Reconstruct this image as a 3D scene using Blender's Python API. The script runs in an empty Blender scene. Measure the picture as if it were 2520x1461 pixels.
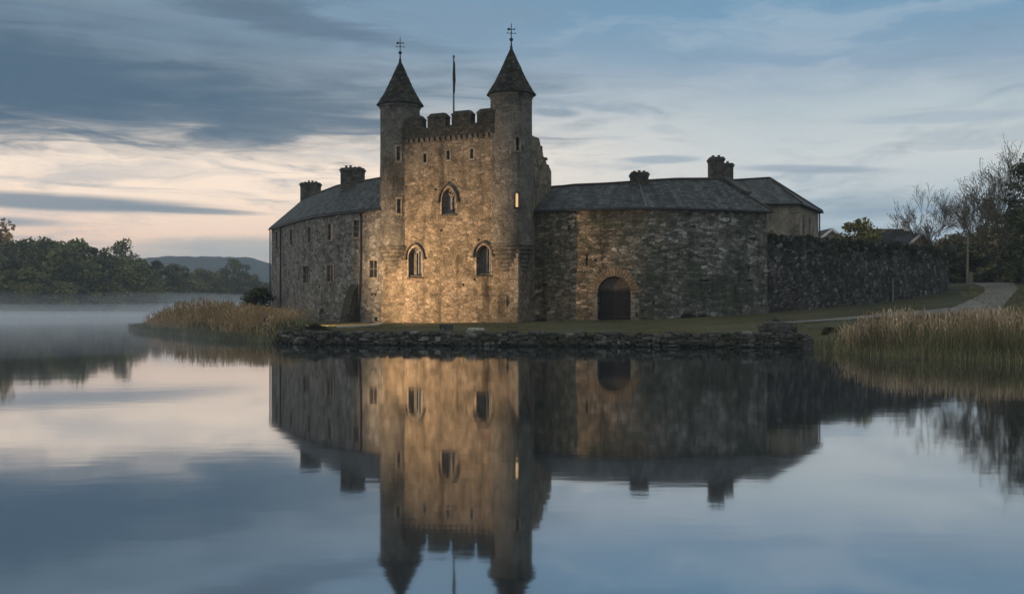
import bpy, bmesh, math, random
import numpy as np
from mathutils import Vector
R = math.radians
sc = bpy.context.scene
col = sc.collection

# ------------------------------------------------------------------ camera
EYE = 2.0
cam_d = bpy.data.cameras.new('camera'); cam = bpy.data.objects.new('camera', cam_d); col.objects.link(cam)
cam.location = (0, 0, EYE); cam.rotation_euler = (R(90), 0, 0)
cam_d.sensor_width = 36; cam_d.lens = 36*2400/2520; cam_d.shift_y = 0.0038
cam_d.clip_end = 20000; cam_d.clip_start = 0.1
sc.camera = cam

# ------------------------------------------------------------------ colour helpers
def lin(c):
    c = c/255.0
    return c/12.92 if c <= 0.04045 else ((c+0.055)/1.055)**2.4
def rgb(r, g, b): return (lin(r), lin(g), lin(b), 1)

class NT:
    """small node-tree writer"""
    def __init__(s, tree): s.t = tree; s.n = tree.nodes; s.l = tree.links
    def node(s, kind, **kw):
        n = s.n.new(kind)
        for k, v in kw.items(): setattr(n, k, v)
        return n
    def set(s, sock, v):
        if hasattr(v, 'is_output'): s.l.new(v, sock)
        else: sock.default_value = v
    def math(s, op, a, b=0.0, clamp=False):
        n = s.node('ShaderNodeMath', operation=op, use_clamp=clamp)
        s.set(n.inputs[0], a); s.set(n.inputs[1], b); return n.outputs[0]
    def vmath(s, op, a, b):
        n = s.node('ShaderNodeVectorMath', operation=op)
        s.set(n.inputs[0], a); s.set(n.inputs[1], b); return n.outputs[0]
    def xyz(s, x, y, z=0.0):
        n = s.node('ShaderNodeCombineXYZ')
        for i, v in enumerate((x, y, z)): s.set(n.inputs[i], v)
        return n.outputs[0]
    def noise(s, vec, scale, detail=4, rough=0.55, dist=0.0, out='Fac'):
        n = s.node('ShaderNodeTexNoise')
        s.set(n.inputs['Vector'], vec); n.inputs['Scale'].default_value = scale
        n.inputs['Detail'].default_value = detail; n.inputs['Roughness'].default_value = rough
        n.inputs['Distortion'].default_value = dist
        return n.outputs[out]
    def voro(s, vec, scale, feature='F1', out='Color'):
        n = s.node('ShaderNodeTexVoronoi', feature=feature)
        s.set(n.inputs['Vector'], vec); n.inputs['Scale'].default_value = scale
        return n.outputs[out]
    def ramp(s, fac, stops, interp='LINEAR'):
        n = s.node('ShaderNodeValToRGB'); s.set(n.inputs[0], fac)
        cr = n.color_ramp; cr.interpolation = interp
        while len(cr.elements) < len(stops): cr.elements.new(0.5)
        for e, (p, c) in zip(cr.elements, stops):
            e.position = p; e.color = c if isinstance(c, tuple) else (c, c, c, 1)
        return n.outputs[0]
    def mix(s, f, a, b, mode='MIX'):
        n = s.node('ShaderNodeMix', data_type='RGBA', blend_type=mode)
        s.set(n.inputs[0], f); s.set(n.inputs[6], a); s.set(n.inputs[7], b); return n.outputs[2]
    def smooth(s, v, a, b, lo=0.0, hi=1.0):
        n = s.node('ShaderNodeMapRange', interpolation_type='SMOOTHSTEP')
        s.set(n.inputs[0], v); n.inputs[1].default_value = a; n.inputs[2].default_value = b
        n.inputs[3].default_value = lo; n.inputs[4].default_value = hi; return n.outputs[0]

# ------------------------------------------------------------------ sky
SUN_EL, SUN_AZ = R(3.0), R(-70)            # last glow low on the left, out of frame
w = bpy.data.worlds.new('World'); sc.world = w; w.use_nodes = True
T = NT(w.node_tree); T.n.clear()
tc = T.node('ShaderNodeTexCoord')
sep = T.node('ShaderNodeSeparateXYZ'); T.l.new(tc.outputs['Generated'], sep.inputs[0])
az = T.math('ARCTAN2', sep.outputs[0], sep.outputs[1])
el = T.math('ARCSINE', sep.outputs[2])
wob = T.noise(T.xyz(T.math('MULTIPLY', az, 3.0), T.math('MULTIPLY', el, 9.0)), 1.0, 3, 0.5)
elw = T.math('ADD', el, T.math('MULTIPLY', T.math('SUBTRACT', wob, 0.5), 0.05))
elv = T.math('DIVIDE', elw, 0.6)
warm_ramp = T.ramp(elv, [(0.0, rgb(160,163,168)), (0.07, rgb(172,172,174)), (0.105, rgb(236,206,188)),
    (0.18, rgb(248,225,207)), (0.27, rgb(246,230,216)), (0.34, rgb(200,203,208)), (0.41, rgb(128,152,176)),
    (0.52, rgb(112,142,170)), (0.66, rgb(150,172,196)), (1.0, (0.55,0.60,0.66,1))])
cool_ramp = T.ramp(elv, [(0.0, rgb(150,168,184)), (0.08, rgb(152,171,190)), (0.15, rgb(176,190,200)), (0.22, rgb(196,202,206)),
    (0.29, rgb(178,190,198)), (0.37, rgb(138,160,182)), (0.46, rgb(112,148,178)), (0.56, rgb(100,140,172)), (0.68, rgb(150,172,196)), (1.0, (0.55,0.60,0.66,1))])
warmth = T.smooth(az, -0.22, 0.30, 1.0, 0.0)
sky = T.mix(warmth, cool_ramp, warm_ramp)
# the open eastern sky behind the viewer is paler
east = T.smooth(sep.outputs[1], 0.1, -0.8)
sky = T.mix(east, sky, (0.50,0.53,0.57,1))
# broad streaky layers of cloud
sv = T.xyz(T.math('ADD', T.math('MULTIPLY', az, 3.2), T.math('MULTIPLY', el, 0.8)), T.math('MULTIPLY', el, 26.0))
sv = T.vmath('ADD', sv, T.vmath('MULTIPLY', T.noise(T.xyz(T.math('MULTIPLY', az, 7.0), T.math('MULTIPLY', el, 20.0)), 1.0, 4, 0.6, out='Color'), (0.9, 1.5, 0)))
st = T.noise(sv, 1.0, 8, 0.58, 0.5)
sv2 = T.xyz(T.math('ADD', T.math('MULTIPLY', az, 6.0), 7.3), T.math('MULTIPLY', el, 52.0))
st2 = T.noise(sv2, 1.0, 7, 0.6, 0.9)
band = T.smooth(el, 0.02, 0.16)
thin = T.math('MULTIPLY', T.smooth(st, 0.48, 0.68), 0.55)
sky = T.mix(thin, sky, rgb(118,142,164))
lite = T.math('MULTIPLY', T.math('MULTIPLY', T.smooth(st, 0.50, 0.30), band), 0.30)
sky = T.mix(lite, sky, rgb(186,196,206))
wisp = T.math('MULTIPLY', T.smooth(st2, 0.55, 0.72), T.smooth(el, 0.30, 0.08, 0.0, 0.5))
sky = T.mix(wisp, sky, rgb(140,152,164))
def blob(a0, e0, da, de, colr, amt, k=0.9, tilt=0.0, edge=(0.95, 0.35)):
    """one bank of cloud with a ragged streaky edge"""
    global sky
    x = T.math('DIVIDE', T.math('SUBTRACT', az, a0), da)
    y0 = T.math('SUBTRACT', T.math('SUBTRACT', el, e0), T.math('MULTIPLY', T.math('SUBTRACT', az, a0), tilt))
    y = T.math('DIVIDE', y0, de)
    d = T.math('SQRT', T.math('ADD', T.math('MULTIPLY', x, x), T.math('MULTIPLY', y, y)))
    d = T.math('ADD', d, T.math('MULTIPLY', T.math('SUBTRACT', st, 0.5), k))
    d = T.math('ADD', d, T.math('MULTIPLY', T.math('SUBTRACT', st2, 0.5), k*1.1))
    sky = T.mix(T.smooth(d, edge[0], edge[1], 0.0, amt), sky, colr)
blob(-0.36, 0.232, 0.40, 0.072, rgb(104,125,144), 0.75, 1.3, -0.05, (1.35, 0.5))
blob(-0.44, 0.200, 0.36, 0.056, rgb(88,109,129), 0.85, 1.4, -0.05, (1.35, 0.45))
blob(-0.52, 0.196, 0.28, 0.044, rgb(70,96,120), 0.9, 1.2, 0.0, (1.25, 0.35))
blob(-0.20, 0.268, 0.16, 0.020, rgb(86,106,128), 0.65, 1.2, -0.12)
blob(-0.28, 0.30, 0.22, 0.03, rgb(88,110,130), 0.6, 1.4, -0.05)
blob(-0.44, 0.091, 0.20, 0.0115, rgb(118,134,150), 0.9, 0.5, -0.01)
blob(-0.33, 0.088, 0.11, 0.0045, rgb(124,138,152), 0.8, 0.4, -0.02)
blob(-0.50, 0.072, 0.11, 0.0075, rgb(126,142,160), 0.75, 0.6, 0.0)
blob(-0.25, 0.052, 0.16, 0.016, rgb(164,170,174), 0.8, 0.5, 0.0)
blob(0.10, 0.325, 0.16, 0.022, rgb(92,112,128), 0.75, 1.2, 0.0)
blob(0.045, 0.190, 0.035, 0.007, rgb(122,142,162), 0.7, 0.6, -0.06)
blob(0.15, 0.142, 0.05, 0.0055, rgb(140,158,176), 0.7, 0.8, 0.0)
blob(0.30, 0.128, 0.10, 0.0055, rgb(142,158,176), 0.7, 0.8, -0.06)
blob(0.37, 0.085, 0.12, 0.008, rgb(136,156,178), 0.6, 0.8, 0.03)
blob(0.42, 0.17, 0.12, 0.008, rgb(146,164,184), 0.5, 1.0, -0.03)
sky = T.mix(1.0, sky, (0.985,0.985,0.955,1), 'MULTIPLY')
# the physical twilight sky under it all
ns = T.node('ShaderNodeTexSky', sky_type='NISHITA')
ns.sun_disc = False; ns.sun_elevation = SUN_EL; ns.sun_rotation = SUN_AZ
bgA = T.node('ShaderNodeBackground'); T.l.new(ns.outputs[0], bgA.inputs[0]); bgA.inputs[1].default_value = 0.05
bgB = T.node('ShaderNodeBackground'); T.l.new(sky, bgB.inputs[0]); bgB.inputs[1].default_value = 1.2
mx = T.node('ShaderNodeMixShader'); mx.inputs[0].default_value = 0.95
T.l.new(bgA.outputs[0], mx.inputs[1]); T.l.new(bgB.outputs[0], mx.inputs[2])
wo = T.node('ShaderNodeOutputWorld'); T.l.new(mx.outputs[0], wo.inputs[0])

sun_d = bpy.data.lights.new('sun', 'SUN'); sun_d.energy = 0.25; sun_d.angle = R(12); sun_d.color = (1, 0.72, 0.5)
sun = bpy.data.objects.new('sun', sun_d); col.objects.link(sun)
sd = Vector((math.sin(SUN_AZ)*math.cos(SUN_EL), math.cos(SUN_AZ)*math.cos(SUN_EL), math.sin(SUN_EL)))
sun.rotation_euler = sd.to_track_quat('Z', 'Y').to_euler()

sc.view_settings.view_transform = 'Standard'; sc.view_settings.look = 'None'
sc.view_settings.exposure = 0.0; sc.view_settings.gamma = 1.0
sc.render.engine = 'CYCLES'
sc.cycles.use_denoising = True
sc.cycles.max_bounces = 8; sc.cycles.diffuse_bounces = 3; sc.cycles.glossy_bounces = 4
sc.cycles.volume_bounces = 1; sc.cycles.sample_clamp_indirect = 4.0

# ------------------------------------------------------------------ survey helpers (sight lines to metres)
def S(x, y, Y): return Vector(((x-1260)*Y/2400, Y, EYE+(740-y)*Y/2400))
def zat(y, Y): return EYE+(740-y)*Y/2400
def on_line(P, Q, x):
    k = (x-1260)/2400.0; dx, dy = Q[0]-P[0], Q[1]-P[1]
    return (k*P[1]-P[0])/(dx-k*dy)

# ------------------------------------------------------------------ materials
def new_mat(name):
    m = bpy.data.materials.new(name); m.use_nodes = True
    t = NT(m.node_tree); b = t.n['Principled BSDF']; b.inputs['Roughness'].default_value = 0.85
    b.inputs['Specular IOR Level'].default_value = 0.25
    return m, t, b
def oc(t): return t.node('ShaderNodeTexCoord').outputs['Object']
def bump(t, b, h, strength, dist=0.05):
    n = t.node('ShaderNodeBump'); n.inputs['Strength'].default_value = strength; n.inputs['Distance'].default_value = dist
    t.set(n.inputs['Height'], h); t.l.new(n.outputs[0], b.inputs['Normal'])

def stone_mat(name, cols, mortar, scale=3.0, zs=2.0, render=None, render_amt=(0.5, 0.62), moss=None, moss_rng=(0.52, 0.66), moss_scale=0.35,
              streak=0.5, tint=None, bstr=0.7, mort_w=0.05, pale=None):
    m, t, b = new_mat(name)
    p = oc(t)
    wb = t.vmath('SCALE', t.vmath('SUBTRACT', t.noise(p, 1.7, 3, out='Color'), (0.5, 0.5, 0.5)), (0, 0, 0))
    wb.node.inputs['Scale'].default_value = 0.35
    q = t.vmath('MULTIPLY', t.vmath('ADD', p, wb), (1, 1, zs))
    cell = t.node('ShaderNodeSeparateColor'); t.l.new(t.voro(q, scale), cell.inputs[0])
    n = len(cols)
    c = t.ramp(cell.outputs[0], [(i/(n-1), k) for i, k in enumerate(cols)])
    edge = t.voro(q, scale, 'DISTANCE_TO_EDGE', 'Distance')
    em = t.smooth(edge, mort_w*0.3, mort_w*1.6)
    c = t.mix(em, mortar, c)
    fine = t.noise(p, 9.0, 5, 0.65)
    hgt = t.math('MULTIPLY', em, t.math('ADD', 0.6, t.math('MULTIPLY', cell.outputs[1], 0.4)))
    if pale is not None:
        pm = t.smooth(cell.outputs[2], 0.90, 0.97)
        c = t.mix(t.math('MULTIPLY', pm, t.smooth(t.noise(p, 0.6, 3), 0.45, 0.6)), c, pale)
    if render is not None:
        rm = t.smooth(t.noise(p, 0.55, 6, 0.62, 0.4), render_amt[0], render_amt[1])
        rc = t.mix(t.noise(p, 2.2, 6, 0.7), render, t.mix(0.5, render, cols[0]))
        c = t.mix(t.math('MULTIPLY', rm, 0.85), c, rc)
        hgt = t.math('MULTIPLY', hgt, t.math('SUBTRACT', 1.0, t.math('MULTIPLY', rm, 0.7)))
    if tint is not None:                     # slow change of tint along the wall
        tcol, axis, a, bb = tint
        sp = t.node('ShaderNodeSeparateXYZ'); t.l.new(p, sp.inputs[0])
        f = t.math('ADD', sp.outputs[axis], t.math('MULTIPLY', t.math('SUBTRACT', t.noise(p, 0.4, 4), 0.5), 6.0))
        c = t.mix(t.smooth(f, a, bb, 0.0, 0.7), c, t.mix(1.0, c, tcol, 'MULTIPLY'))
    if moss is not None:
        mm = t.smooth(t.noise(p, moss_scale, 7, 0.68, 0.3), *moss_rng)
        c = t.mix(t.math('MULTIPLY', mm, 0.72), c, moss)
    sk = t.noise(t.vmath('MULTIPLY', p, (1.6, 1.6, 0.22)), 1.0, 5, 0.6)
    c = t.mix(t.smooth(sk, 0.50, 0.72, 0.0, streak), c, t.mix(1.0, c, (0.22, 0.21, 0.17, 1), 'MULTIPLY'))
    bl = t.noise(p, 1.3, 6, 0.7)
    c = t.mix(1.0, c, t.ramp(bl, [(0.3, 0.58), (0.7, 1.30)]), 'MULTIPLY')
    c = t.mix(1.0, c, t.ramp(fine, [(0.3, 0.55), (0.7, 1.35)]), 'MULTIPLY')
    t.l.new(c, b.inputs['Base Color']); b.inputs['Roughness'].default_value = 0.92
    bump(t, b, t.math('ADD', hgt, t.math('MULTIPLY', fine, 0.9)), bstr, 0.07)
    return m

M = {}
M['facade'] = stone_mat('warm_rubble', [(0.085,0.068,0.042,1), (0.16,0.13,0.085,1), (0.24,0.19,0.135,1), (0.13,0.105,0.07,1), (0.29,0.24,0.18,1)],
    (0.20,0.165,0.12,1), 2.7, 1.75, render=(0.27,0.22,0.155,1), render_amt=(0.50,0.64), moss=(0.055,0.048,0.028,1), moss_rng=(0.53,0.68), moss_scale=0.5, streak=0.85, bstr=0.9)
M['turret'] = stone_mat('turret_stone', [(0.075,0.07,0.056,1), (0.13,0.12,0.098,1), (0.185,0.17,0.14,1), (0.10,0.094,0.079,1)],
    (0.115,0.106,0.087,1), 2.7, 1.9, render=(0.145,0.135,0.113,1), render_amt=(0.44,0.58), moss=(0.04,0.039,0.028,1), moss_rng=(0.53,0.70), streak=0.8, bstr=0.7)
M['leftwing'] = stone_mat('grey_rubble', [(0.075,0.07,0.056,1), (0.13,0.123,0.105,1), (0.23,0.22,0.195,1), (0.10,0.093,0.075,1), (0.34,0.33,0.30,1)],
    (0.20,0.19,0.165,1), 3.4, 1.6, render=(0.25,0.235,0.205,1), render_amt=(0.52,0.68), moss=(0.06,0.057,0.04,1), moss_rng=(0.54,0.7), streak=0.55)
M['rightwing'] = stone_mat('mossy_rubble', [(0.06,0.062,0.05,1), (0.125,0.127,0.105,1), (0.25,0.245,0.215,1), (0.10,0.098,0.075,1), (0.38,0.37,0.34,1)],
    (0.11,0.107,0.085,1), 2.5, 2.3, moss=(0.042,0.052,0.030,1), moss_rng=(0.44,0.60), moss_scale=0.30, streak=0.75,
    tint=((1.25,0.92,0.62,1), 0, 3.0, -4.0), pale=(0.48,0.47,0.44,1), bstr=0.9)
M['yardwall'] = stone_mat('dark_rubble', [(0.024,0.023,0.018,1), (0.062,0.058,0.049,1), (0.128,0.121,0.107,1), (0.033,0.031,0.025,1), (0.22,0.21,0.19,1)],
    (0.022,0.022,0.018,1), 3.0, 1.6, moss=(0.014,0.016,0.010,1), moss_rng=(0.44,0.62), moss_scale=0.6, streak=0.5, pale=(0.40,0.42,0.44,1), bstr=1.0)
M['dressed'] = stone_mat('dressed_stone', [(0.18,0.155,0.118,1), (0.24,0.21,0.165,1), (0.21,0.18,0.145,1)], (0.15,0.13,0.10,1), 1.6, 1.2, streak=0.4, bstr=0.35)
M['voussoir'] = stone_mat('orange_dressed_stone', [(0.22,0.155,0.09,1), (0.27,0.19,0.115,1), (0.20,0.15,0.10,1)], (0.16,0.12,0.08,1), 1.6, 1.0, streak=0.4, bstr=0.4)
M['darkstone'] = stone_mat('weathered_moulding', [(0.045,0.04,0.03,1), (0.07,0.06,0.045,1), (0.055,0.05,0.04,1)], (0.04,0.035,0.03,1), 2.5, 1.2, streak=0.5, bstr=0.4)
M['moulding'] = stone_mat('corbel_stone', [(0.07,0.062,0.046,1), (0.11,0.098,0.075,1), (0.14,0.125,0.10,1)], (0.06,0.053,0.04,1), 2.0, 1.0, streak=0.5, bstr=0.4)
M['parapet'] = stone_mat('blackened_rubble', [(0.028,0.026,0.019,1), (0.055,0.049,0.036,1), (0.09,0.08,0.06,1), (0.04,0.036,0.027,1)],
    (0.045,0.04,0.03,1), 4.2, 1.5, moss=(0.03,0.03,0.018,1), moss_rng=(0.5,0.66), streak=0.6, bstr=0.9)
M['chimney'] = stone_mat('chimney_stone', [(0.055,0.052,0.043,1), (0.09,0.084,0.07,1), (0.125,0.115,0.097,1)], (0.06,0.057,0.048,1), 3.4, 1.8, streak=0.6)
M['backhouse'] = stone_mat('tan_harling', [(0.20,0.175,0.13,1), (0.25,0.22,0.165,1), (0.29,0.25,0.19,1)], (0.22,0.19,0.145,1), 3.0, 1.6,
    render=(0.25,0.22,0.165,1), render_amt=(0.35,0.5), streak=0.5, bstr=0.35)
M['cottage'] = stone_mat('cottage_glow_brick', [(0.46,0.27,0.13,1), (0.60,0.36,0.18,1), (0.52,0.35,0.2,1)], (0.5,0.38,0.26,1), 4, 2.4, streak=0.2, bstr=0.3)  # warm light on the gable is put into the brick colour
M['cone'] = stone_mat('stone_slates', [(0.014,0.014,0.011,1), (0.034,0.033,0.026,1), (0.07,0.066,0.05,1), (0.022,0.023,0.017,1)], (0.008,0.008,0.007,1), 3.6, 1.5,
    moss=(0.045,0.048,0.02,1), moss_rng=(0.52,0.68), moss_scale=0.9, streak=0.4, bstr=1.0)
M['quay'] = None

def slate_mat(name, cols, sx=3.2, sy=4.0):
    m, t, b = new_mat(name)
    uv = t.node('ShaderNodeTexCoord').outputs['UV']
    br = t.node('ShaderNodeTexBrick', offset=0.5); t.l.new(uv, br.inputs['Vector'])
    br.inputs['Scale'].default_value = 1.0; br.inputs['Brick Width'].default_value = 1/sx; br.inputs['Row Height'].default_value = 1/sy
    br.inputs['Mortar Size'].default_value = 0.012; br.inputs['Bias'].default_value = 0.0
    br.inputs['Color1'].default_value = cols[0]; br.inputs['Color2'].default_value = cols[1]; br.inputs['Mortar'].default_value = (0.008,0.009,0.01,1)
    p = oc(t)
    c = t.mix(t.smooth(t.noise(p, 0.6, 6, 0.65), 0.5, 0.72, 0, 0.7), br.outputs[0], cols[2])
    sk = t.noise(t.vmath('MULTIPLY', uv, (2.2, 0.25, 1)), 1.0, 5, 0.6)
    c = t.mix(1.0, c, t.ramp(sk, [(0.3, 0.42), (0.72, 1.75)]), 'MULTIPLY')
    c = t.mix(1.0, c, t.ramp(t.noise(p, 7, 4, 0.7), [(0.3, 0.35), (0.7, 1.7)]), 'MULTIPLY')
    t.l.new(c, b.inputs['Base Color']); b.inputs['Roughness'].default_value = 0.75
    bump(t, b, t.math('ADD', br.outputs['Fac'], t.noise(p, 6, 4)), 0.5, -0.03)
    return m
M['slate'] = slate_mat('roof_slate', [(0.020,0.024,0.025,1), (0.072,0.077,0.074,1), (0.022,0.026,0.015,1)])

def plain(name, c, rough=0.7, metal=0.0, var=0.35, scale=4.0):
    m, t, b = new_mat(name)
    n = t.noise(oc(t), scale, 5, 0.65)
    t.l.new(t.mix(1.0, c, t.ramp(n, [(0.25, 1-var), (0.75, 1+var)]), 'MULTIPLY'), b.inputs['Base Color'])
    b.inputs['Roughness'].default_value = rough; b.inputs['Metallic'].default_value = metal
    bump(t, b, n, 0.2, 0.02)
    return m
M['iron'] = plain('dark_iron', (0.018,0.019,0.02,1), 0.55)
M['lead'] = plain('lead_flashing', (0.085,0.092,0.098,1), 0.6)
M['pole'] = plain('painted_pole', (0.16,0.18,0.20,1), 0.5)
M['flagcloth'] = plain('furled_cloth', (0.03,0.03,0.035,1), 0.9)
M['wood'] = plain('weathered_timber', (0.20,0.175,0.13,1), 0.85)
M['bargeboard'] = plain('white_bargeboard', (0.62,0.60,0.56,1), 0.6)
M['clay'] = plain('clay_pot', (0.14,0.085,0.055,1), 0.85)
M['bark'] = plain('bark', (0.075,0.062,0.045,1), 0.95, 0, 0.5, 6)
M['barkpale'] = plain('pale_bark', (0.105,0.092,0.068,1), 0.95, 0, 0.5, 6)
M['kerb'] = plain('pale_kerb', (0.42,0.39,0.34,1), 0.85)
M['boulder'] = stone_mat('boulder_stone', [(0.05,0.05,0.042,1), (0.09,0.088,0.075,1), (0.14,0.135,0.12,1)], (0.07,0.068,0.058,1), 2.0, 1.0, moss=(0.035,0.038,0.02,1), streak=0.3)
M['boulderpale'] = plain('pale_stone', (0.17,0.165,0.15,1), 0.9)
M['fitting'] = plain('lamp_housing', (0.03,0.03,0.03,1), 0.5)

def door_mat():
    m, t, b = new_mat('door_planks')
    p = oc(t); sp = t.node('ShaderNodeSeparateXYZ'); t.l.new(p, sp.inputs[0])
    pl = t.math('FRACT', t.math('MULTIPLY', sp.outputs[0], 6.0))
    gap = t.smooth(t.math('ABSOLUTE', t.math('SUBTRACT', pl, 0.5)), 0.42, 0.49, 1.0, 0.0)
    g = t.noise(t.vmath('MULTIPLY', p, (9, 9, 0.7)), 2.0, 5, 0.6)
    c = t.mix(1.0, (0.010,0.008,0.006,1), t.ramp(g, [(0.3, 0.5), (0.7, 1.7)]), 'MULTIPLY')
    c = t.mix(gap, (0.003,0.003,0.003,1), c)
    t.l.new(c, b.inputs['Base Color']); b.inputs['Roughness'].default_value = 0.7
    bump(t, b, t.math('ADD', gap, t.math('MULTIPLY', g, 0.3)), 0.5, 0.02)
    return m
M['door'] = door_mat()

def glass_mat(name, c, rough=0.3):
    m, t, b = new_mat(name)
    n = t.noise(oc(t), 3.0, 2)
    t.l.new(t.mix(1.0, c, t.ramp(n, [(0.3, 0.6), (0.7, 1.4)]), 'MULTIPLY'), b.inputs['Base Color'])
    b.inputs['Roughness'].default_value = rough; b.inputs['Specular IOR Level'].default_value = 0.18
    bump(t, b, n, 0.1, 0.02)
    return m
M['glass'] = glass_mat('dark_glass', (0.012,0.015,0.018,1))
M['greyglass'] = glass_mat('leaded_glass', (0.15,0.16,0.165,1), 0.3)
def lit_mat():
    m, t, b = new_mat('lit_pane')
    c = t.mix(t.noise(oc(t), 5.0, 3), (1.0,0.52,0.20,1), (1.0,0.76,0.46,1))
    t.l.new(c, b.inputs['Emission Color']); b.inputs['Emission Strength'].default_value = 0.8
    b.inputs['Base Color'].default_value = (0.3,0.2,0.1,1)
    return m
M['litpane'] = lit_mat()

def leaf_mat(name, cols, rough=0.75):
    m, t, b = new_mat(name)
    g = t.node('ShaderNodeNewGeometry').outputs['Random Per Island']
    o = t.node('ShaderNodeObjectInfo').outputs['Random']
    c = t.ramp(g, [(i/(len(cols)-1), k) for i, k in enumerate(cols)])
    cl = t.noise(oc(t), 0.45, 3, 0.6)
    c = t.mix(1.0, c, t.ramp(cl, [(0.3, 0.45), (0.7, 1.6)]), 'MULTIPLY')
    c = t.mix(1.0, c, t.ramp(o, [(0.0, (0.7,0.72,0.7,1)), (0.5, (1.0,1.0,0.9,1)), (1.0, (1.35,1.15,0.8,1))]), 'MULTIPLY')
    t.l.new(c, b.inputs['Base Color']); b.inputs['Roughness'].default_value = rough
    return m
M['leaf'] = leaf_mat('leaf_green', [(0.057,0.071,0.024,1), (0.108,0.120,0.043,1), (0.176,0.165,0.066,1)])
M['leafdark'] = leaf_mat('leaf_dark', [(0.033,0.042,0.018,1), (0.066,0.077,0.031,1), (0.112,0.115,0.047,1)])
M['leafgold'] = leaf_mat('leaf_russet', [(0.20,0.12,0.045,1), (0.32,0.20,0.08,1), (0.42,0.28,0.12,1)])
M['leafbrown'] = leaf_mat('leaf_brown', [(0.105,0.084,0.046,1), (0.168,0.132,0.069,1), (0.238,0.189,0.104,1)])
M['reed'] = leaf_mat('dry_reed', [(0.27,0.175,0.10,1), (0.44,0.31,0.19,1), (0.60,0.46,0.30,1)])
M['reedbrown'] = leaf_mat('brown_reed', [(0.13,0.098,0.062,1), (0.20,0.155,0.105,1), (0.28,0.22,0.155,1)])
M['sedge'] = leaf_mat('green_sedge', [(0.045,0.052,0.030,1), (0.085,0.092,0.050,1), (0.19,0.17,0.10,1)])
M['lawnblade'] = leaf_mat('lawn_blade', [(0.058,0.056,0.023,1), (0.085,0.077,0.032,1), (0.12,0.105,0.05,1)])
M['weed'] = leaf_mat('weed_leaf', [(0.015,0.022,0.009,1), (0.03,0.038,0.014,1), (0.05,0.05,0.02,1)])

def ground_mat():
    m, t, b = new_mat('lawn_ground')
    p = oc(t)
    n1 = t.noise(p, 0.25, 6, 0.65); n2 = t.noise(p, 6.0, 5, 0.7)
    c = t.ramp(n1, [(0.3, (0.042,0.046,0.018,1)), (0.5, (0.066,0.062,0.025,1)), (0.7, (0.09,0.078,0.036,1))])
    c = t.mix(1.0, c, t.ramp(n2, [(0.3, 0.55), (0.7, 1.4)]), 'MULTIPLY')
    c = t.mix(t.smooth(t.noise(p, 0.9, 4), 0.62, 0.72, 0, 0.6), c, (0.10,0.075,0.05,1))
    sp = t.node('ShaderNodeSeparateXYZ'); t.l.new(p, sp.inputs[0])
    c = t.mix(t.smooth(sp.outputs[2], 0.10, 0.30, 1, 0), c, (0.035,0.030,0.022,1))      # mud at the waterline
    c = t.mix(t.smooth(sp.outputs[0], 13.0, 22.0, 0, 0.75), c, t.mix(1.0, c, (0.55,0.62,0.60,1), 'MULTIPLY'))
    t.l.new(c, b.inputs['Base Color']); b.inputs['Roughness'].default_value = 0.95
    bump(t, b, n2, 0.7, 0.06)
    return m
M['ground'] = ground_mat()
def road_mat():
    m, t, b = new_mat('gravel_track')
    p = oc(t)
    n1 = t.noise(p, 0.5, 5, 0.6); n2 = t.noise(p, 18, 4, 0.7)
    c = t.ramp(n1, [(0.3, (0.115,0.108,0.094,1)), (0.7, (0.19,0.17,0.145,1))])
    c = t.mix(1.0, c, t.ramp(n2, [(0.3, 0.6), (0.7, 1.35)]), 'MULTIPLY')
    t.l.new(c, b.inputs['Base Color']); bump(t, b, n2, 0.5, 0.03)
    return m
M['road'] = road_mat()
def water_mat():
    m = bpy.data.materials.new('still_water'); m.use_nodes = True
    t = NT(m.node_tree); t.n.clear()
    p = oc(t)
    g = t.node('ShaderNodeBsdfGlossy'); g.inputs['Color'].default_value = (0.93,0.95,0.97,1); g.inputs['Roughness'].default_value = 0.045
    d = t.node('ShaderNodeBsdfDiffuse'); d.inputs['Color'].default_value = (0.022,0.027,0.030,1)
    n1 = t.noise(t.vmath('MULTIPLY', p, (0.25, 0.8, 1)), 0.9, 3, 0.5)
    n2 = t.noise(t.vmath('MULTIPLY', p, (1.0, 2.2, 1)), 1.6, 3, 0.5)
    bn = t.node('ShaderNodeBump'); bn.inputs['Strength'].default_value = 0.028; bn.inputs['Distance'].default_value = 0.06
    t.l.new(t.math('ADD', n1, t.math('MULTIPLY', n2, 0.35)), bn.inputs['Height'])
    t.l.new(bn.outputs[0], g.inputs['Normal'])
    fr = t.node('ShaderNodeFresnel'); fr.inputs['IOR'].default_value = 2.6
    f = t.math('ADD', t.math('MULTIPLY', fr.outputs[0], 0.52), 0.47, True)
    mxs = t.node('ShaderNodeMixShader'); t.l.new(f, mxs.inputs[0]); t.l.new(d.outputs[0], mxs.inputs[1]); t.l.new(g.outputs[0], mxs.inputs[2])
    o = t.node('ShaderNodeOutputMaterial'); t.l.new(mxs.outputs[0], o.inputs[0])
    return m
M['water'] = water_mat()
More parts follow.
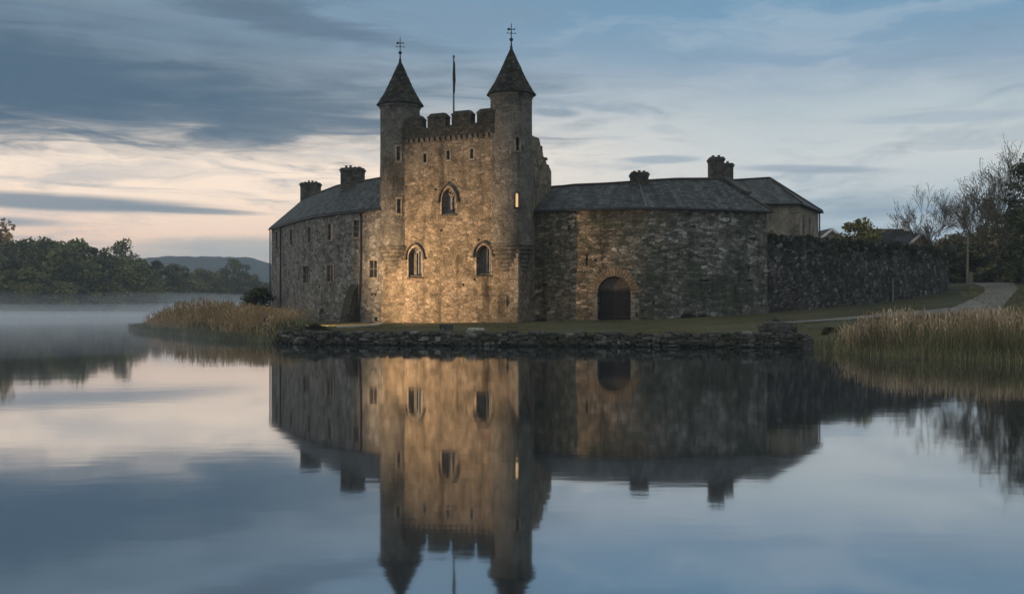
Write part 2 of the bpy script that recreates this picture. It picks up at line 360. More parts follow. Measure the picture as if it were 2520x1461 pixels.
def quay_mat():
    m, t, b = new_mat('quay_stones')
    g = t.node('ShaderNodeNewGeometry').outputs['Random Per Island']
    p = oc(t)
    c = t.ramp(g, [(0, (0.022,0.022,0.018,1)), (0.5, (0.052,0.051,0.042,1)), (0.88, (0.095,0.092,0.078,1)), (1, (0.20,0.19,0.165,1))])
    c = t.mix(t.smooth(t.noise(p, 1.1, 5), 0.5, 0.65, 0, 0.75), c, (0.04,0.043,0.02,1))
    fn = t.noise(p, 9, 5, 0.7)
    c = t.mix(1.0, c, t.ramp(fn, [(0.3, 0.5), (0.7, 1.5)]), 'MULTIPLY')
    sp = t.node('ShaderNodeSeparateXYZ'); t.l.new(p, sp.inputs[0])
    c = t.mix(t.smooth(sp.outputs[2], 0.02, 0.14, 0.75, 0.0), c, (0.008,0.008,0.007,1))       # wet tide mark
    t.l.new(c, b.inputs['Base Color']); bump(t, b, fn, 0.8, 0.04)
    return m
M['quay'] = quay_mat()

# ------------------------------------------------------------------ object helpers
def tag(o, label=None, cat=None, group=None, kind=None):
    if label: o['label'] = label
    if cat: o['category'] = cat
    if group: o['group'] = group
    if kind: o['kind'] = kind
    return o
def empty(name, loc, label, cat, group=None):
    o = bpy.data.objects.new(name, None); col.objects.link(o); o.location = loc; o.empty_display_size = 0.3
    return tag(o, label, cat, group)
def origin_of(o):
    v = Vector((0, 0, 0))
    while o is not None: v += o.location; o = o.parent
    return v
def link_mesh(name, me, mat, parent=None, loc=None):
    o = bpy.data.objects.new(name, me); col.objects.link(o)
    if mat is not None and not me.materials: me.materials.append(mat)
    if parent is not None: o.parent = parent
    elif loc is not None: o.location = loc
    return o

class MB:
    """collects world-space geometry; build() stores it relative to the thing it belongs to"""
    def __init__(s): s.v = []; s.f = []; s.uv = {}
    def add(s, verts, faces, uvs=None):
        k = len(s.v); s.v += [tuple(p) for p in verts]
        for i, f in enumerate(faces):
            if uvs and uvs[i]: s.uv[len(s.f)] = uvs[i]
            s.f.append(tuple(k+j for j in f))
    def obox(s, c, a, b, d):
        """box with centre c and half-axis vectors a, b, d"""
        c, a, b, d = Vector(c), Vector(a), Vector(b), Vector(d)
        if a.cross(b).dot(d) < 0: a = -a
        P = [c+sx*a+sy*b+sz*d for sz in (-1, 1) for sy in (-1, 1) for sx in (-1, 1)]
        s.add(P, [(0,2,3,1), (4,5,7,6), (0,1,5,4), (2,6,7,3), (0,4,6,2), (1,3,7,5)])
    def box(s, x0, y0, z0, x1, y1, z1):
        s.obox(((x0+x1)/2, (y0+y1)/2, (z0+z1)/2), ((x1-x0)/2, 0, 0), (0, (y1-y0)/2, 0), (0, 0, (z1-z0)/2))
    def bar(s, p, q, half_w, half_d, nrm):
        half_d += 0.003*((len(s.f)//6) % 2)     # neighbours in a run never share a face plane
        p, q = Vector(p), Vector(q); d = (q-p); L = d.length; d.normalize(); n = Vector(nrm).normalized()
        s.obox((p+q)/2, d*(L/2+half_w*0.3), d.cross(n)*half_w, n*half_d)
    def tube(s, pts, rad, n=8, cap=True):
        rings = []
        for i, p in enumerate(pts):
            p = Vector(p)
            a = Vector(pts[max(i-1, 0)]); b = Vector(pts[min(i+1, len(pts)-1)])
            d = (b-a).normalized(); u = d.orthogonal().normalized(); v = d.cross(u)
            r = rad[i] if isinstance(rad, (list, tuple)) else rad
            if i and rings:     # keep the ring from twisting
                u0 = rings[-1][0]-Vector(pts[i-1]); u0 = (u0-d*u0.dot(d))
                if u0.length > 1e-6: u = u0.normalized(); v = d.cross(u)
            rings.append([p+(u*math.cos(2*math.pi*k/n)+v*math.sin(2*math.pi*k/n))*r for k in range(n)])
        V = [q for r in rings for q in r]; F = []
        for i in range(len(pts)-1):
            for k in range(n):
                F.append((i*n+k, i*n+(k+1) % n, (i+1)*n+(k+1) % n, (i+1)*n+k))
        if cap: F.append(tuple(reversed(range(n)))); F.append(tuple((len(pts)-1)*n+k for k in range(n)))
        s.add(V, F)
    def lathe(s, c, prof, n=32, jit=0.0, rng=None):
        V = []; F = []; m = len(prof)
        for (r, z) in prof:
            for k in range(n):
                rr = r+(rng.uniform(-jit, jit) if jit and rng else 0)
                V.append((c[0]+rr*math.cos(2*math.pi*k/n), c[1]+rr*math.sin(2*math.pi*k/n), z))
        for i in range(m-1):
            for k in range(n): F.append((i*n+k, i*n+(k+1) % n, (i+1)*n+(k+1) % n, (i+1)*n+k))
        F.append(tuple(reversed(range(n)))); F.append(tuple((m-1)*n+k for k in range(n)))
        s.add(V, F)
    def prism(s, poly, d):
        """closed polygon of 3-D points swept along vector d"""
        P = [Vector(p) for p in poly]; d = Vector(d); n = len(P)
        nr = Vector((0, 0, 0))
        for i in range(n): nr += P[i].cross(P[(i+1) % n])
        if nr.dot(d) > 0: P.reverse()
        V = P+[p+d for p in P]
        F = [tuple(range(n)), tuple(reversed(range(n, 2*n)))]
        F += [((i+1) % n, i, n+i, n+(i+1) % n) for i in range(n)]
        s.add(V, F)
    def loft(s, rings, closed_caps=True, uvrows=None):
        """rings: equal lists of points (each ring a closed loop)"""
        n = len(rings[0]); V = [p for r in rings for p in r]; F = []; U = []
        Ls = [0.0]
        for i in range(1, len(rings)): Ls.append(Ls[-1]+(Vector(rings[i][0])-Vector(rings[i-1][0])).length)
        for i in range(len(rings)-1):
            for k in range(n):
                k2 = (k+1) % n
                F.append((i*n+k, (i+1)*n+k, (i+1)*n+k2, i*n+k2))
                if uvrows: 
                    a, b = uvrows[k], uvrows[k2] if k2 else uvrows[k]+0.2
                    U.append([(Ls[i], a), (Ls[i+1], a), (Ls[i+1], b), (Ls[i], b)])
                else: U.append(None)
        if closed_caps:
            F.append(tuple(range(n))); F.append(tuple((len(rings)-1)*n+k for k in reversed(range(n)))); U += [None, None]
        s.add(V, F, U)
    def build(s, name, mat, parent=None, loc=None, smooth=False, fix=True):
        o0 = origin_of(parent) if parent is not None else Vector(loc if loc is not None else (0, 0, 0))
        me = bpy.data.meshes.new(name)
        me.from_pydata([(p[0]-o0.x, p[1]-o0.y, p[2]-o0.z) for p in s.v], [], s.f)
        if s.uv:
            ul = me.uv_layers.new(name='UVMap')
            for i, poly in enumerate(me.polygons):
                u = s.uv.get(i)
                if u:
                    for li, c in zip(poly.loop_indices, u): ul.data[li].uv = c
        if fix:
            bm = bmesh.new(); bm.from_mesh(me); bmesh.ops.recalc_face_normals(bm, faces=bm.faces); bm.to_mesh(me); bm.free()
        if smooth: me.polygons.foreach_set('use_smooth', [True]*len(me.polygons))
        me.update()
        return link_mesh(name, me, mat, parent, loc)

def cut(o, cutter_mb):
    """carve the openings collected in cutter_mb out of o (boolean, applied)"""
    c = cutter_mb.build('cutter', None, None, (0, 0, 0))
    md = o.modifiers.new('openings', 'BOOLEAN'); md.object = c; md.operation = 'DIFFERENCE'; md.solver = 'EXACT'
    md.use_self = True
    bpy.context.view_layer.update()
    dg = bpy.context.evaluated_depsgraph_get()
    me = bpy.data.meshes.new_from_object(o.evaluated_get(dg))
    mats = list(o.data.materials)
    o.modifiers.clear(); old = o.data; o.data = me
    if not me.materials:
        for m in mats: me.materials.append(m)
    bpy.data.meshes.remove(old)
    cm = c.data; bpy.data.objects.remove(c); bpy.data.meshes.remove(cm)

def np_mesh(name, V, F, mat, parent=None, loc=None, smooth=False):
    me = bpy.data.meshes.new(name); n, k = F.shape
    me.vertices.add(len(V)); me.vertices.foreach_set('co', V.astype(np.float32).ravel())
    me.loops.add(n*k); me.loops.foreach_set('vertex_index', F.astype(np.int32).ravel())
    me.polygons.add(n); me.polygons.foreach_set('loop_start', np.arange(0, n*k, k, dtype=np.int32))
    try: me.polygons.foreach_set('loop_total', np.full(n, k, dtype=np.int32))
    except Exception: pass
    if smooth: me.polygons.foreach_set('use_smooth', np.ones(n, dtype=bool))
    me.update(calc_edges=True); me.validate()
    return link_mesh(name, me, mat, parent, loc)

def leaf_cloud(centers, radii, n_per, size, rng, flat=0.8, shell=0.45):
    """many leaf-sized quads spread through clumps"""
    C = np.repeat(np.array(centers), n_per, axis=0); Rr = np.repeat(np.array(radii), n_per)[:, None]
    n = len(C)
    d = rng.normal(size=(n, 3)); d /= np.linalg.norm(d, axis=1)[:, None]
    r = (rng.random(n)**shell)[:, None]
    P = C+d*r*Rr*np.array([1, 1, flat])
    u = rng.normal(size=(n, 3)); u /= np.linalg.norm(u, axis=1)[:, None]
    v = np.cross(u, rng.normal(size=(n, 3))); v /= np.linalg.norm(v, axis=1)[:, None]
    s = (size*rng.uniform(0.6, 1.4, n))[:, None]
    V = np.stack([P-u*s, P-v*s*0.6, P+u*s, P+v*s*0.6], 1).reshape(-1, 3)
    return V, np.arange(n*4).reshape(n, 4)

# ------------------------------------------------------------------ terrain
SHORE = [(-9.7,45.2), (-4,44.0), (4,42.7), (12.3,41.8), (12.4,40.5), (11.9,38), (13.5,34.6), (16,31.6), (19,30), (24,28), (40,20), (70,-60), (4000,-60),
         (4000,4000), (-4000,4000), (-4000,95), (-300,120), (-160,162), (-100,190), (-66,240), (-36,235), (-25,170), (-23,120), (-27,98), (-32,82),
         (-29,74), (-24,63), (-19,56), (-14.5,49.5), (-11.5,46.3)]
SA = np.array(SHORE); SB = np.roll(SA, -1, axis=0)
KT = [0, 42, 51, 57.6, 70, 79, 89, 96, 130, 200, 400, 5000]; KZ = [0.56, 0.58, 0.86, 1.22, 1.83, 2.37, 3.05, 3.5, 5.0, 7.0, 8.0, 9.0]
def land_h(X, Y):
    t = 0.6*X+0.8*Y
    k = np.clip((X+30)/34, 0, 1); k = k*k*(3-2*k)
    return 0.58*(1-k)+np.interp(t, KT, KZ)*k + np.where((X < -25) & (Y > 150), np.clip((Y-150)/100, 0, 1)*0.6, 0)
def shore_dist(X, Y):
    d = np.full(X.shape, 1e9); ins = np.zeros(X.shape, bool)
    for (ax, ay), (bx, by) in zip(SA, SB):
        vx, vy = bx-ax, by-ay
        t = np.clip(((X-ax)*vx+(Y-ay)*vy)/(vx*vx+vy*vy), 0, 1)
        d = np.minimum(d, np.hypot(X-ax-t*vx, Y-ay-t*vy))
        if ay != by: ins ^= ((ay > Y) != (by > Y)) & (X < (bx-ax)*(Y-ay)/(by-ay)+ax)
    return np.where(ins, d, -d)
def ground_z(X, Y):
    X = np.asarray(X, float); Y = np.asarray(Y, float)
    s = shore_dist(X, Y)
    q = (X > -9.9) & (X < 12.5) & (Y > 38) & (Y < 50)
    wdt = np.where(q, 0.5, 4.5); off = np.where(q, -0.15, 1.2)
    k = np.clip((s+off)/wdt, 0, 1); k = k*k*(3-2*k)
    return -0.9+(land_h(X, Y)+0.9)*k
def gz(x, y): return float(ground_z(np.array([x]), np.array([y]))[0])
def gp(x, y):
    """ground point on the sight line through photo position x, y"""
    lo, hi = 30.0, 140.0
    for _ in range(50):
        m = (lo+hi)/2; X = (x-1260)*m/2400
        if zat(y, m) > float(land_h(np.array([X]), np.array([m]))[0]): lo = m
        else: hi = m
    return ((x-1260)*lo/2400, lo)
def axis(lo, hi, f0, f1, step):
    a = list(np.arange(f0, f1, step)); s = step; v = f0; L = []
    while v > lo: s *= 1.22; v -= s; L.append(v)
    s = step; v = f1; U = [f1]
    while v < hi: s *= 1.22; v += s; U.append(v)
    return np.array(L[::-1]+a+U)
gx = axis(-4000, 4000, -36, 52, 0.6); gy = axis(-80, 4000, 22, 104, 0.6)
GX, GY = np.meshgrid(gx, gy); GZ = ground_z(GX, GY)
GZ += (np.sin(GX*0.9+np.cos(GY*0.7)*2)*np.sin(GY*0.8))*0.025*(GZ > 0.3)
nx, ny = len(gx), len(gy); I = np.arange(nx*ny).reshape(ny, nx)
F = np.stack([I[:-1, :-1], I[:-1, 1:], I[1:, 1:], I[1:, :-1]], -1).reshape(-1, 4)
g = np_mesh('ground', np.stack([GX, GY, GZ], -1).reshape(-1, 3), F, M['ground'], None, (0, 0, 0), True); tag(g, kind='structure')
b = MB(); b.add([(-4000,-300,0), (4000,-300,0), (4000,4000,0), (-4000,4000,0)], [(0,1,2,3)])
tag(b.build('water', M['water'], None, (0, 0, 0)), kind='structure')

# ------------------------------------------------------------------ far hill
def hill_mat():
    m, t, b = new_mat('haze_blue_woodland')
    n = t.noise(oc(t), 0.012, 6, 0.7)
    t.l.new(t.ramp(n, [(0.35, (0.016,0.028,0.034,1)), (0.65, (0.035,0.052,0.058,1))]), b.inputs['Base Color'])  # blue of the distant haze is mixed into the woodland colour
    return m
hx = np.linspace(-1500, 500, 260); hy = np.linspace(1250, 1750, 30); HX, HY = np.meshgrid(hx, hy)
rr = np.random.default_rng(4)
prof = np.interp(hx, [-1500, -900, -640, -570, -520, -400, -365, -340, -200, 0, 500], [40, 52, 56, 62, 68, 67, 56, 52, 40, 30, 16])
ridge = np.clip(1-((HY-1480)/230)**2, 0, 1)
HZ = prof[None, :]*ridge+ridge*rr.uniform(0, 3.5, HX.shape)*(ridge > 0.15)
HX, HY, HZ = HX*0.6, HY*0.6, HZ*0.6
I = np.arange(HX.size).reshape(HX.shape)
F = np.stack([I[:-1, :-1], I[:-1, 1:], I[1:, 1:], I[1:, :-1]], -1).reshape(-1, 4)
tag(np_mesh('hill', np.stack([HX, HY, HZ], -1).reshape(-1, 3), F, hill_mat(), None, (0, 0, 0)), kind='structure')

# ------------------------------------------------------------------ gate tower
AZ = R(24); A = Vector((-math.cos(AZ), math.sin(AZ), 0)); N = Vector((math.sin(AZ), math.cos(AZ), 0)); Z = Vector((0, 0, 1))
C0 = Vector((0.36, 58.0, 0)); TW = 9.33
def FP(s, t, z): return C0+A*s+N*t+Z*z
def s_of(x): return on_line(C0, C0+A, x)
def Y_of(s): return C0.y+A.y*s
tower = empty('gate_tower', FP(TW/2, 2.5, 0.58), 'tall floodlit stone gate tower with two cone roofed corner turrets and battlements', 'castle tower')
rng = random.Random(3)
body = MB()
prof_tz = [(0,0.2), (5.36,0.2), (5.36,10.35), (4.95,10.45), (4.6,10.7), (4.35,10.95), (4.05,11.05), (3.85,11.5), (3.55,11.7), (3.3,12.15), (0,12.15)]
body.prism([FP(0, t, z) for t, z in prof_tz], A*TW)
keep = body.build('wall', M['facade'], tower)
cuts = MB()
def arch_pts(w2, z0, zs, rise, n=10):
    """pointed arch outline (s offset, z), from bottom left round to bottom right"""
    r = (w2*w2+rise*rise)/(2*w2); pts = [(-w2, z0)]
    a1 = math.asin(min(1, rise/r))
    right = [(w2-r+r*math.cos(a1*k/n), zs+r*math.sin(a1*k/n)) for k in range(n+1)]
    left = [(-x, z) for x, z in right]
    return pts+left[:-1]+right[::-1]+[(w2, z0)]
def gothic(x, y_sill, y_spring, y_apex, wpx, kind):
    s0 = s_of(x); Y = Y_of(s0); w2 = wpx*Y/2400/math.cos(AZ)/2
    z0, zs, zp = zat(y_sill, Y), zat(y_spring, Y), zat(y_apex, Y)
    P = arch_pts(w2, z0, zs, zp-zs)
    cuts.prism([FP(s0-a, -0.4, z) for a, z in P], N*1.05)
    fr = MB()
    q = arch_pts(w2-0.045, z0+0.04, zs, zp-zs-0.05)
    for (a0, za), (a1, zb) in zip(q[:-1], q[1:]): fr.bar(FP(s0-a0, 0.50, za), FP(s0-a1, 0.50, zb), 0.05, 0.06, N)
    fr.bar(FP(s0-w2+0.01, 0.30, z0+0.04), FP(s0+w2-0.01, 0.30, z0+0.04), 0.05, 0.14, N)
    if kind == 2:
        fr.bar(FP(s0, 0.48, z0), FP(s0, 0.48, zs+(zp-zs)*0.55), 0.04, 0.06, N)
        for sg in (-1, 1):
            for k in range(6):
                a0, a1 = k/6*math.pi/2, (k+1)/6*math.pi/2
                h = (zp-zs)*0.62
                fr.bar(FP(s0+sg*w2*0.55*(1-math.cos(a0)), 0.48, zs-0.05+h*math.sin(a0)), FP(s0+sg*w2*0.55*(1-math.cos(a1)), 0.48, zs-0.05+h*math.sin(a1)), 0.035, 0.05, N)
        for k in range(1, 4): fr.bar(FP(s0-w2, 0.52, z0+(zs-z0)*k/4), FP(s0+w2, 0.52, z0+(zs-z0)*k/4), 0.012, 0.012, N)
    else:
        fr.bar(FP(s0+w2*0.62, 0.47, z0), FP(s0+w2*0.62, 0.47, zs+(zp-zs)*0.3), w2*0.34, 0.03, N)
        fr.bar(FP(s0-w2*0.66, 0.47, z0), FP(s0-w2*0.66, 0.47, zs+(zp-zs)*0.3), w2*0.22, 0.03, N)
        fr.bar(FP(s0-w2*0.05, 0.50, z0), FP(s0-w2*0.05, 0.50, zs+(zp-zs)*0.6), 0.022, 0.04, N)
    wdw = fr.build('window', M['turret'] if kind == 1 else M['dressed'], tower)
    gl = MB(); gq = arch_pts(w2-0.02, z0+0.03, zs, zp-zs-0.03); gl.prism([FP(s0-a, 0.55, z) for a, z in gq], N*0.03)
    gl.build('glass', M['greyglass'], wdw)
    hd = MB()
    hw = w2+0.15; hz = zp-zs+0.20
    hp = arch_pts(hw, zs-0.1, zs, hz)
    for (a0, za), (a1, zb) in zip(hp[:-1], hp[1:]): hd.bar(FP(s0-a0, -0.05, za), FP(s0-a1, -0.05, zb), 0.045, 0.10, N)
    for sg in (-1, 1): hd.obox(FP(s0+sg*(hw+0.05), -0.05, zs-0.1), A*0.09, N*0.10, Z*0.05)
    hd.build('hood_mould', M['darkstone'], wdw)
    su = MB(); sp_ = arch_pts(w2+0.055, z0, zs, zp-zs+0.055, 7)
    for (a0, za), (a1, zb) in zip(sp_[:-1], sp_[1:]): su.bar(FP(s0-a0, 0.03, za), FP(s0-a1, 0.03, zb), 0.055, 0.045, N)
    su.build('surround', M['dressed'], wdw)
    sl = MB(); sl.prism([FP(s0-w2-0.06, -0.10, z0-0.10), FP(s0-w2-0.06, 0.3, z0-0.10), FP(s0-w2-0.06, 0.3, z0+0.03), FP(s0-w2-0.06, -0.10, z0-0.02)], A*(2*w2+0.12))
    sl.build('sill', M['darkstone'], wdw)
gothic(1104, 527, 492, 461, 35, 2)
gothic(1022, 681, 633, 607, 35, 1)
gothic(1190, 677, 627, 603, 36, 1)
for x, y0, y1 in ((1046, 378, 400), (1103, 371, 393), (1161, 367, 390)):
    s0 = s_of(x); Y = Y_of(s0); z0, z1 = zat(y1, Y), zat(y0, Y)
    cuts.obox(FP(s0, 0.15, (z0+z1)/2), A*0.10, N*0.4, Z*((z1-z0)/2))
    f = MB()
    for sg in (-1, 1): f.obox(FP(s0+sg*0.16, 0.06, (z0+z1)/2), A*0.057, N*0.085, Z*((z1-z0)/2))
    f.obox(FP(s0, 0.06, z1+0.06), A*0.22, N*0.085, Z*0.06); f.obox(FP(s0, 0.05, z0-0.05), A*0.22, N*0.09, Z*0.05)
    wd = f.build('slit_window', M['dressed'], tower)
    gl = MB(); gl.obox(FP(s0, 0.40, (z0+z1)/2), A*0.12, N*0.02, Z*((z1-z0)/2+0.02)); gl.build('glass', M['glass'], wd)
# putlog holes
for x, y in ((1072, 466), (1086, 567), (1210, 590), (1057, 781), (1168, 688), (1178, 590), (1012, 745), (1140, 700), (1000, 460)):
    s0 = s_of(x); Y = Y_of(s0)
    cuts.obox(FP(s0, 0.1, zat(y, Y)), A*0.07, N*0.35, Z*0.07)
def qbox(s0, s1, t0, t1, z0, z1): cuts.obox(FP((s0+s1)/2, (t0+t1)/2, (z0+z1)/2), A*((s1-s0)/2), N*((t1-t0)/2), Z*((z1-z0)/2))
qbox(-0.6, 0.85, -0.6, 0.92, 5.33, 13.0); qbox(TW-0.70, TW+0.6, -0.6, 0.92, 5.33, 13.0)      # the square corners stop under the round turrets
cut(keep, cuts)
# plinth with weathered top edge
pl = MB()
s1, s2 = s_of(1248), s_of(1058)
pl.prism([FP(s1, 0.2, 0.2), FP(s1, -0.10, 0.2), FP(s1, -0.07, 2.30), FP(s1, 0.05, 2.42), FP(s1, 0.2, 2.42)], A*(s2-s1))
pl.prism([FP(s2, 0.2, 0.2), FP(s2, -0.13, 0.2), FP(s2, -0.05, 1.7), FP(s2, 0.03, 1.9), FP(s2, 0.2, 1.9)], A*(TW-s2+0.12))
pl.prism([FP(0, 0.2, 0.2), FP(0, -0.12, 0.2), FP(0, -0.05, 1.6), FP(0, 0.03, 1.8), FP(0, 0.2, 1.8)], A*(s1))
pl.build('plinth', M['facade'], tower)
# quoins up the near right corner
qn = MB(); z = 0.7; k = 0
while z < 5.1:
    h = rng.uniform(0.24, 0.36); L, D = (0.55, 0.28) if k % 2 else (0.30, 0.5)
    qn.obox(FP(L/2-0.022, D/2-0.022, z+h/2), A*(L/2), N*(D/2), Z*(h/2-0.012)); z += h; k += 1
qn.build('quoins', M['dressed'], tower)
# parapet on small corbels
pp = MB()
sL, sR = s_of(1005)+0.3, s_of(1212)-0.2
pp.obox(FP((sL+sR)/2, 0.20, 12.38), A*((sL-sR)/2), N*0.40, Z*0.30)
def merlon(xa, xb, extra=0.0):
    a, c = s_of(xa), s_of(xb); z0 = 12.70; zt = 13.30+extra
    t0, t1 = -0.20, 0.42
    pp.prism([FP(a, t0, z0), FP(a, t1, z0), FP(a, t1, zt), FP(a, t0, zt)], A*(c-a))
    e = 0.06 if c > a else -0.06   # coping, set out a little and weathered to a ridge
    i = 0.16 if c > a else -0.16
    V = [FP(a-e, t0-0.05, zt+0.004), FP(c+e, t0-0.05, zt+0.004), FP(c+e, t1+0.05, zt+0.004), FP(a-e, t1+0.05, zt+0.004),
         FP(a+i, t0+0.14, zt+0.26), FP(c-i, t0+0.14, zt+0.26), FP(c-i, t1-0.1, zt+0.26), FP(a+i, t1-0.1, zt+0.26)]
    pp.add(V, [(0,3,2,1), (4,5,6,7), (0,1,5,4), (1,2,6,5), (2,3,7,6), (3,0,4,7)])
merlon(1000, 1041, -0.05); merlon(1056, 1100); merlon(1115, 1162, 0.03); merlon(1177, 1222, 0.03)
for k in range(70):      # uneven rubble along the crenel sills and parapet edge
    s0 = rng.uniform(sR, sL); pp.obox(FP(s0, rng.uniform(-0.2, 0.3), 12.66+rng.uniform(-0.03, 0.03)), A*rng.uniform(0.06, 0.16), N*rng.uniform(0.05, 0.12), Z*rng.uniform(0.03, 0.07))
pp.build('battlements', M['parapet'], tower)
cb = MB(); s0 = sR+0.15
while s0 < sL-0.1:
    zc = 11.93
    for k in range(5):
        a = k/4*math.pi/2
        pass
    ring = [FP(s0-0.11, 0.1, zc+0.15), FP(s0-0.11, -0.20, zc+0.15), FP(s0-0.11, -0.19, zc+0.04), FP(s0-0.11, -0.12, zc-0.07), FP(s0-0.11, 0.0, zc-0.13), FP(s0-0.11, 0.1, zc-0.13)]
    cb.prism(ring, A*0.22); s0 += 0.37
cb.build('corbels', M['turret'], tower)
# broken rubble along the ruined side wall top
rb = MB()
for k in range(60):
    i = rng.randrange(2, len(prof_tz)-2); f = rng.random()
    t = prof_tz[i][0]*(1-f)+prof_tz[i+1][0]*f; z = prof_tz[i][1]*(1-f)+prof_tz[i+1][1]*f
    rb.obox(FP(rng.uniform(0.08, 1.0), t, z+0.04), (A+Z*rng.uniform(-.2, .2)).normalized()*rng.uniform(0.07, 0.2), N*rng.uniform(0.06, 0.14), Z*rng.uniform(0.05, 0.13))
rb.build('broken_coping', M['parapet'], tower)

def turret(a_in, b_in, base_s, slits, seed):
    rg = random.Random(seed)
    s0 = a_in if base_s == 0 else TW-a_in
    c = FP(s0, b_in, 0)
    b = MB(); r = 1.29
    prof = [(0.9, 4.9), (r, 5.22), (r, 5.36)]
    z = 5.7
    while z < 14.2: prof.append((r-0.0035*(z-5), z)); z += 0.42
    prof += [(1.26, 14.2), (1.32, 14.26), (1.34, 14.50)]
    b.lathe(c, prof, 44, 0.012, rg)
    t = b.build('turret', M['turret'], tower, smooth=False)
    k = MB(); cp = [(0.6, 3.55)]
    for j in range(6):           # rolls of moulded corbelling, each set out over the one below
        z0, ro = 3.75+j*0.262, 0.975+j*0.073
        cp += [(ro-0.07, z0), (ro-0.012, z0+0.03), (ro, z0+0.10), (ro-0.012, z0+0.19), (ro-0.055, z0+0.235)]
    cp += [(1.37, 5.30), (1.385, 5.35), (1.37, 5.40), (1.20, 5.44)]
    k.lathe(c, cp, 44); k.build('corbel_mouldings', M['moulding'], t)
    cm = MB(); frames = []
    for ang, y0, y1, wd, lit in slits:
        z0, z1 = zat(y1, c.y), zat(y0, c.y)
        d = Vector((math.sin(ang), -math.cos(ang), 0)); u = Vector((d.y, -d.x, 0))
        p = c+d*(r-0.02)
        if not lit: cm.obox(p+Z*((z0+z1)/2)-d*0.10, u*(wd/2), d*0.40, Z*((z1-z0)/2))
        else: cm.prism([p+d*0.3-u*wd/2+Z*z0, p+d*0.3+u*wd/2+Z*z0]+[p+d*0.3+u*(wd/2*math.cos(q*math.pi/8))+Z*(z1+wd/2*math.sin(q*math.pi/8)) for q in range(9)], -d*0.8)
        frames.append((p, d, u, z0, z1, wd, lit))
    cut(t, cm)
    for p, d, u, z0, z1, wd, lit in frames:
        f = MB(); zc = (z0+z1)/2
        for sg in (-1, 1): f.obox(p-d*0.05+u*sg*(wd/2+0.052)+Z*zc, u*0.05, d*0.075, Z*((z1-z0)/2+0.02))
        f.obox(p-d*0.05+Z*(z0-0.06), u*(wd/2+0.13), d*0.10, Z*0.055)
        if not lit: f.obox(p-d*0.05+Z*(z1+0.08), u*(wd/2+0.12), d*0.08, Z*0.055)
        else:
            for q in range(8):
                a0, a1 = q*math.pi/8, (q+1)*math.pi/8; rr2 = wd/2+0.05
                f.bar(p-d*0.05+u*rr2*math.cos(a0)+Z*(z1+rr2*math.sin(a0)), p-d*0.05+u*rr2*math.cos(a1)+Z*(z1+rr2*math.sin(a1)), 0.05, 0.075, d)
        sw = f.build('slit_window', M['darkstone'] if lit else M['dressed'], t)
        gl = MB(); gl.obox(p-d*(0.16 if lit else 0.36)+Z*(zc+(0.08 if lit else 0)), u*(wd/2+(0.0 if lit else 0.01)), d*0.015, Z*((z1-z0)/2+(0.09 if lit else 0)))
        g_ = gl.build('lit_pane' if lit else 'glass', M['litpane'] if lit else M['glass'], t)
        if lit: tag(g_, 'glowing warm pane of the lit slit window')
    # conical roof in stepped courses of stone slates
    k = MB(); pr = [(0.2, 14.40), (1.40, 14.42)]
    zt, n = 17.25, 24
    for i in range(n):
        f0, f1 = i/n, (i+1)/n
        def rad(f): return 1.44*(1-f)*(1-0.10*math.sin(f*math.pi))+0.035
        pr += [(rad(f0)+0.03, 14.46+(zt-14.46)*f0), (rad(f1)+0.035, 14.46+(zt-14.46)*f1-0.012)]
    pr += [(0.05, zt)]
    k.lathe(c, pr, 40, 0.022, rg)
    k.build('cone_roof', M['cone'], t)
    fn = MB()
    fn.lathe(c, [(0.09, 17.15), (0.085, 17.35), (0.05, 17.5), (0.035, 17.72), (0.10, 17.78), (0.115, 17.84), (0.10, 17.90), (0.028, 17.96), (0.022, 18.75), (0.004, 18.85)], 12)
    for sg in (-1, 1):
        fn.bar(c+Z*18.22+Vector((0.0, 0, 0)), c+Z*18.22+Vector((0.25*sg, 0.04*sg, 0)), 0.014, 0.014, (0, 1, 0))
        fn.bar(c+Z*18.22, c+Z*18.22+Vector((0.04*sg, -0.24*sg, 0)), 0.014, 0.016, (1, 0, 0))
        fn.obox(c+Z*18.22+Vector((0.25*sg, 0.04*sg, 0)), (0.022, 0, 0), (0, 0.012, 0), (0, 0, 0.04))
    ar = c+Z*18.46
    fn.prism([ar+Vector((-0.260, 0.012, 0)), ar+Vector((-0.161, 0.012, 0.10)), ar+Vector((-0.074, 0.012, 0.035)), ar+Vector((0.161, 0.012, 0.02)), ar+Vector((0.223, 0.012, 0.08)), ar+Vector((0.223, 0.012, -0.08)),
              ar+Vector((0.161, 0.012, -0.02)), ar+Vector((-0.074, 0.012, -0.03)), ar+Vector((-0.161, 0.012, -0.09))], (0, -0.024, 0))
    fn.build('weather_vane', M['iron'], t)
    return t
tL = turret(0.70, 0.92, 1, [(0.03, 369, 402, 0.22, False), (0.05, 495, 530, 0.22, False)], 1)
tR = turret(0.85, 0.92, 0, [(0.30, 347, 377, 0.20, False), (0.28, 484, 514, 0.20, True), (-1.18, 352, 385, 0.12, False), (-1.18, 495, 526, 0.12, False)], 2)
tag(tL, 'far left turret with its cone roof lower in the picture'); tag(tR, 'near right turret with the glowing slit window')
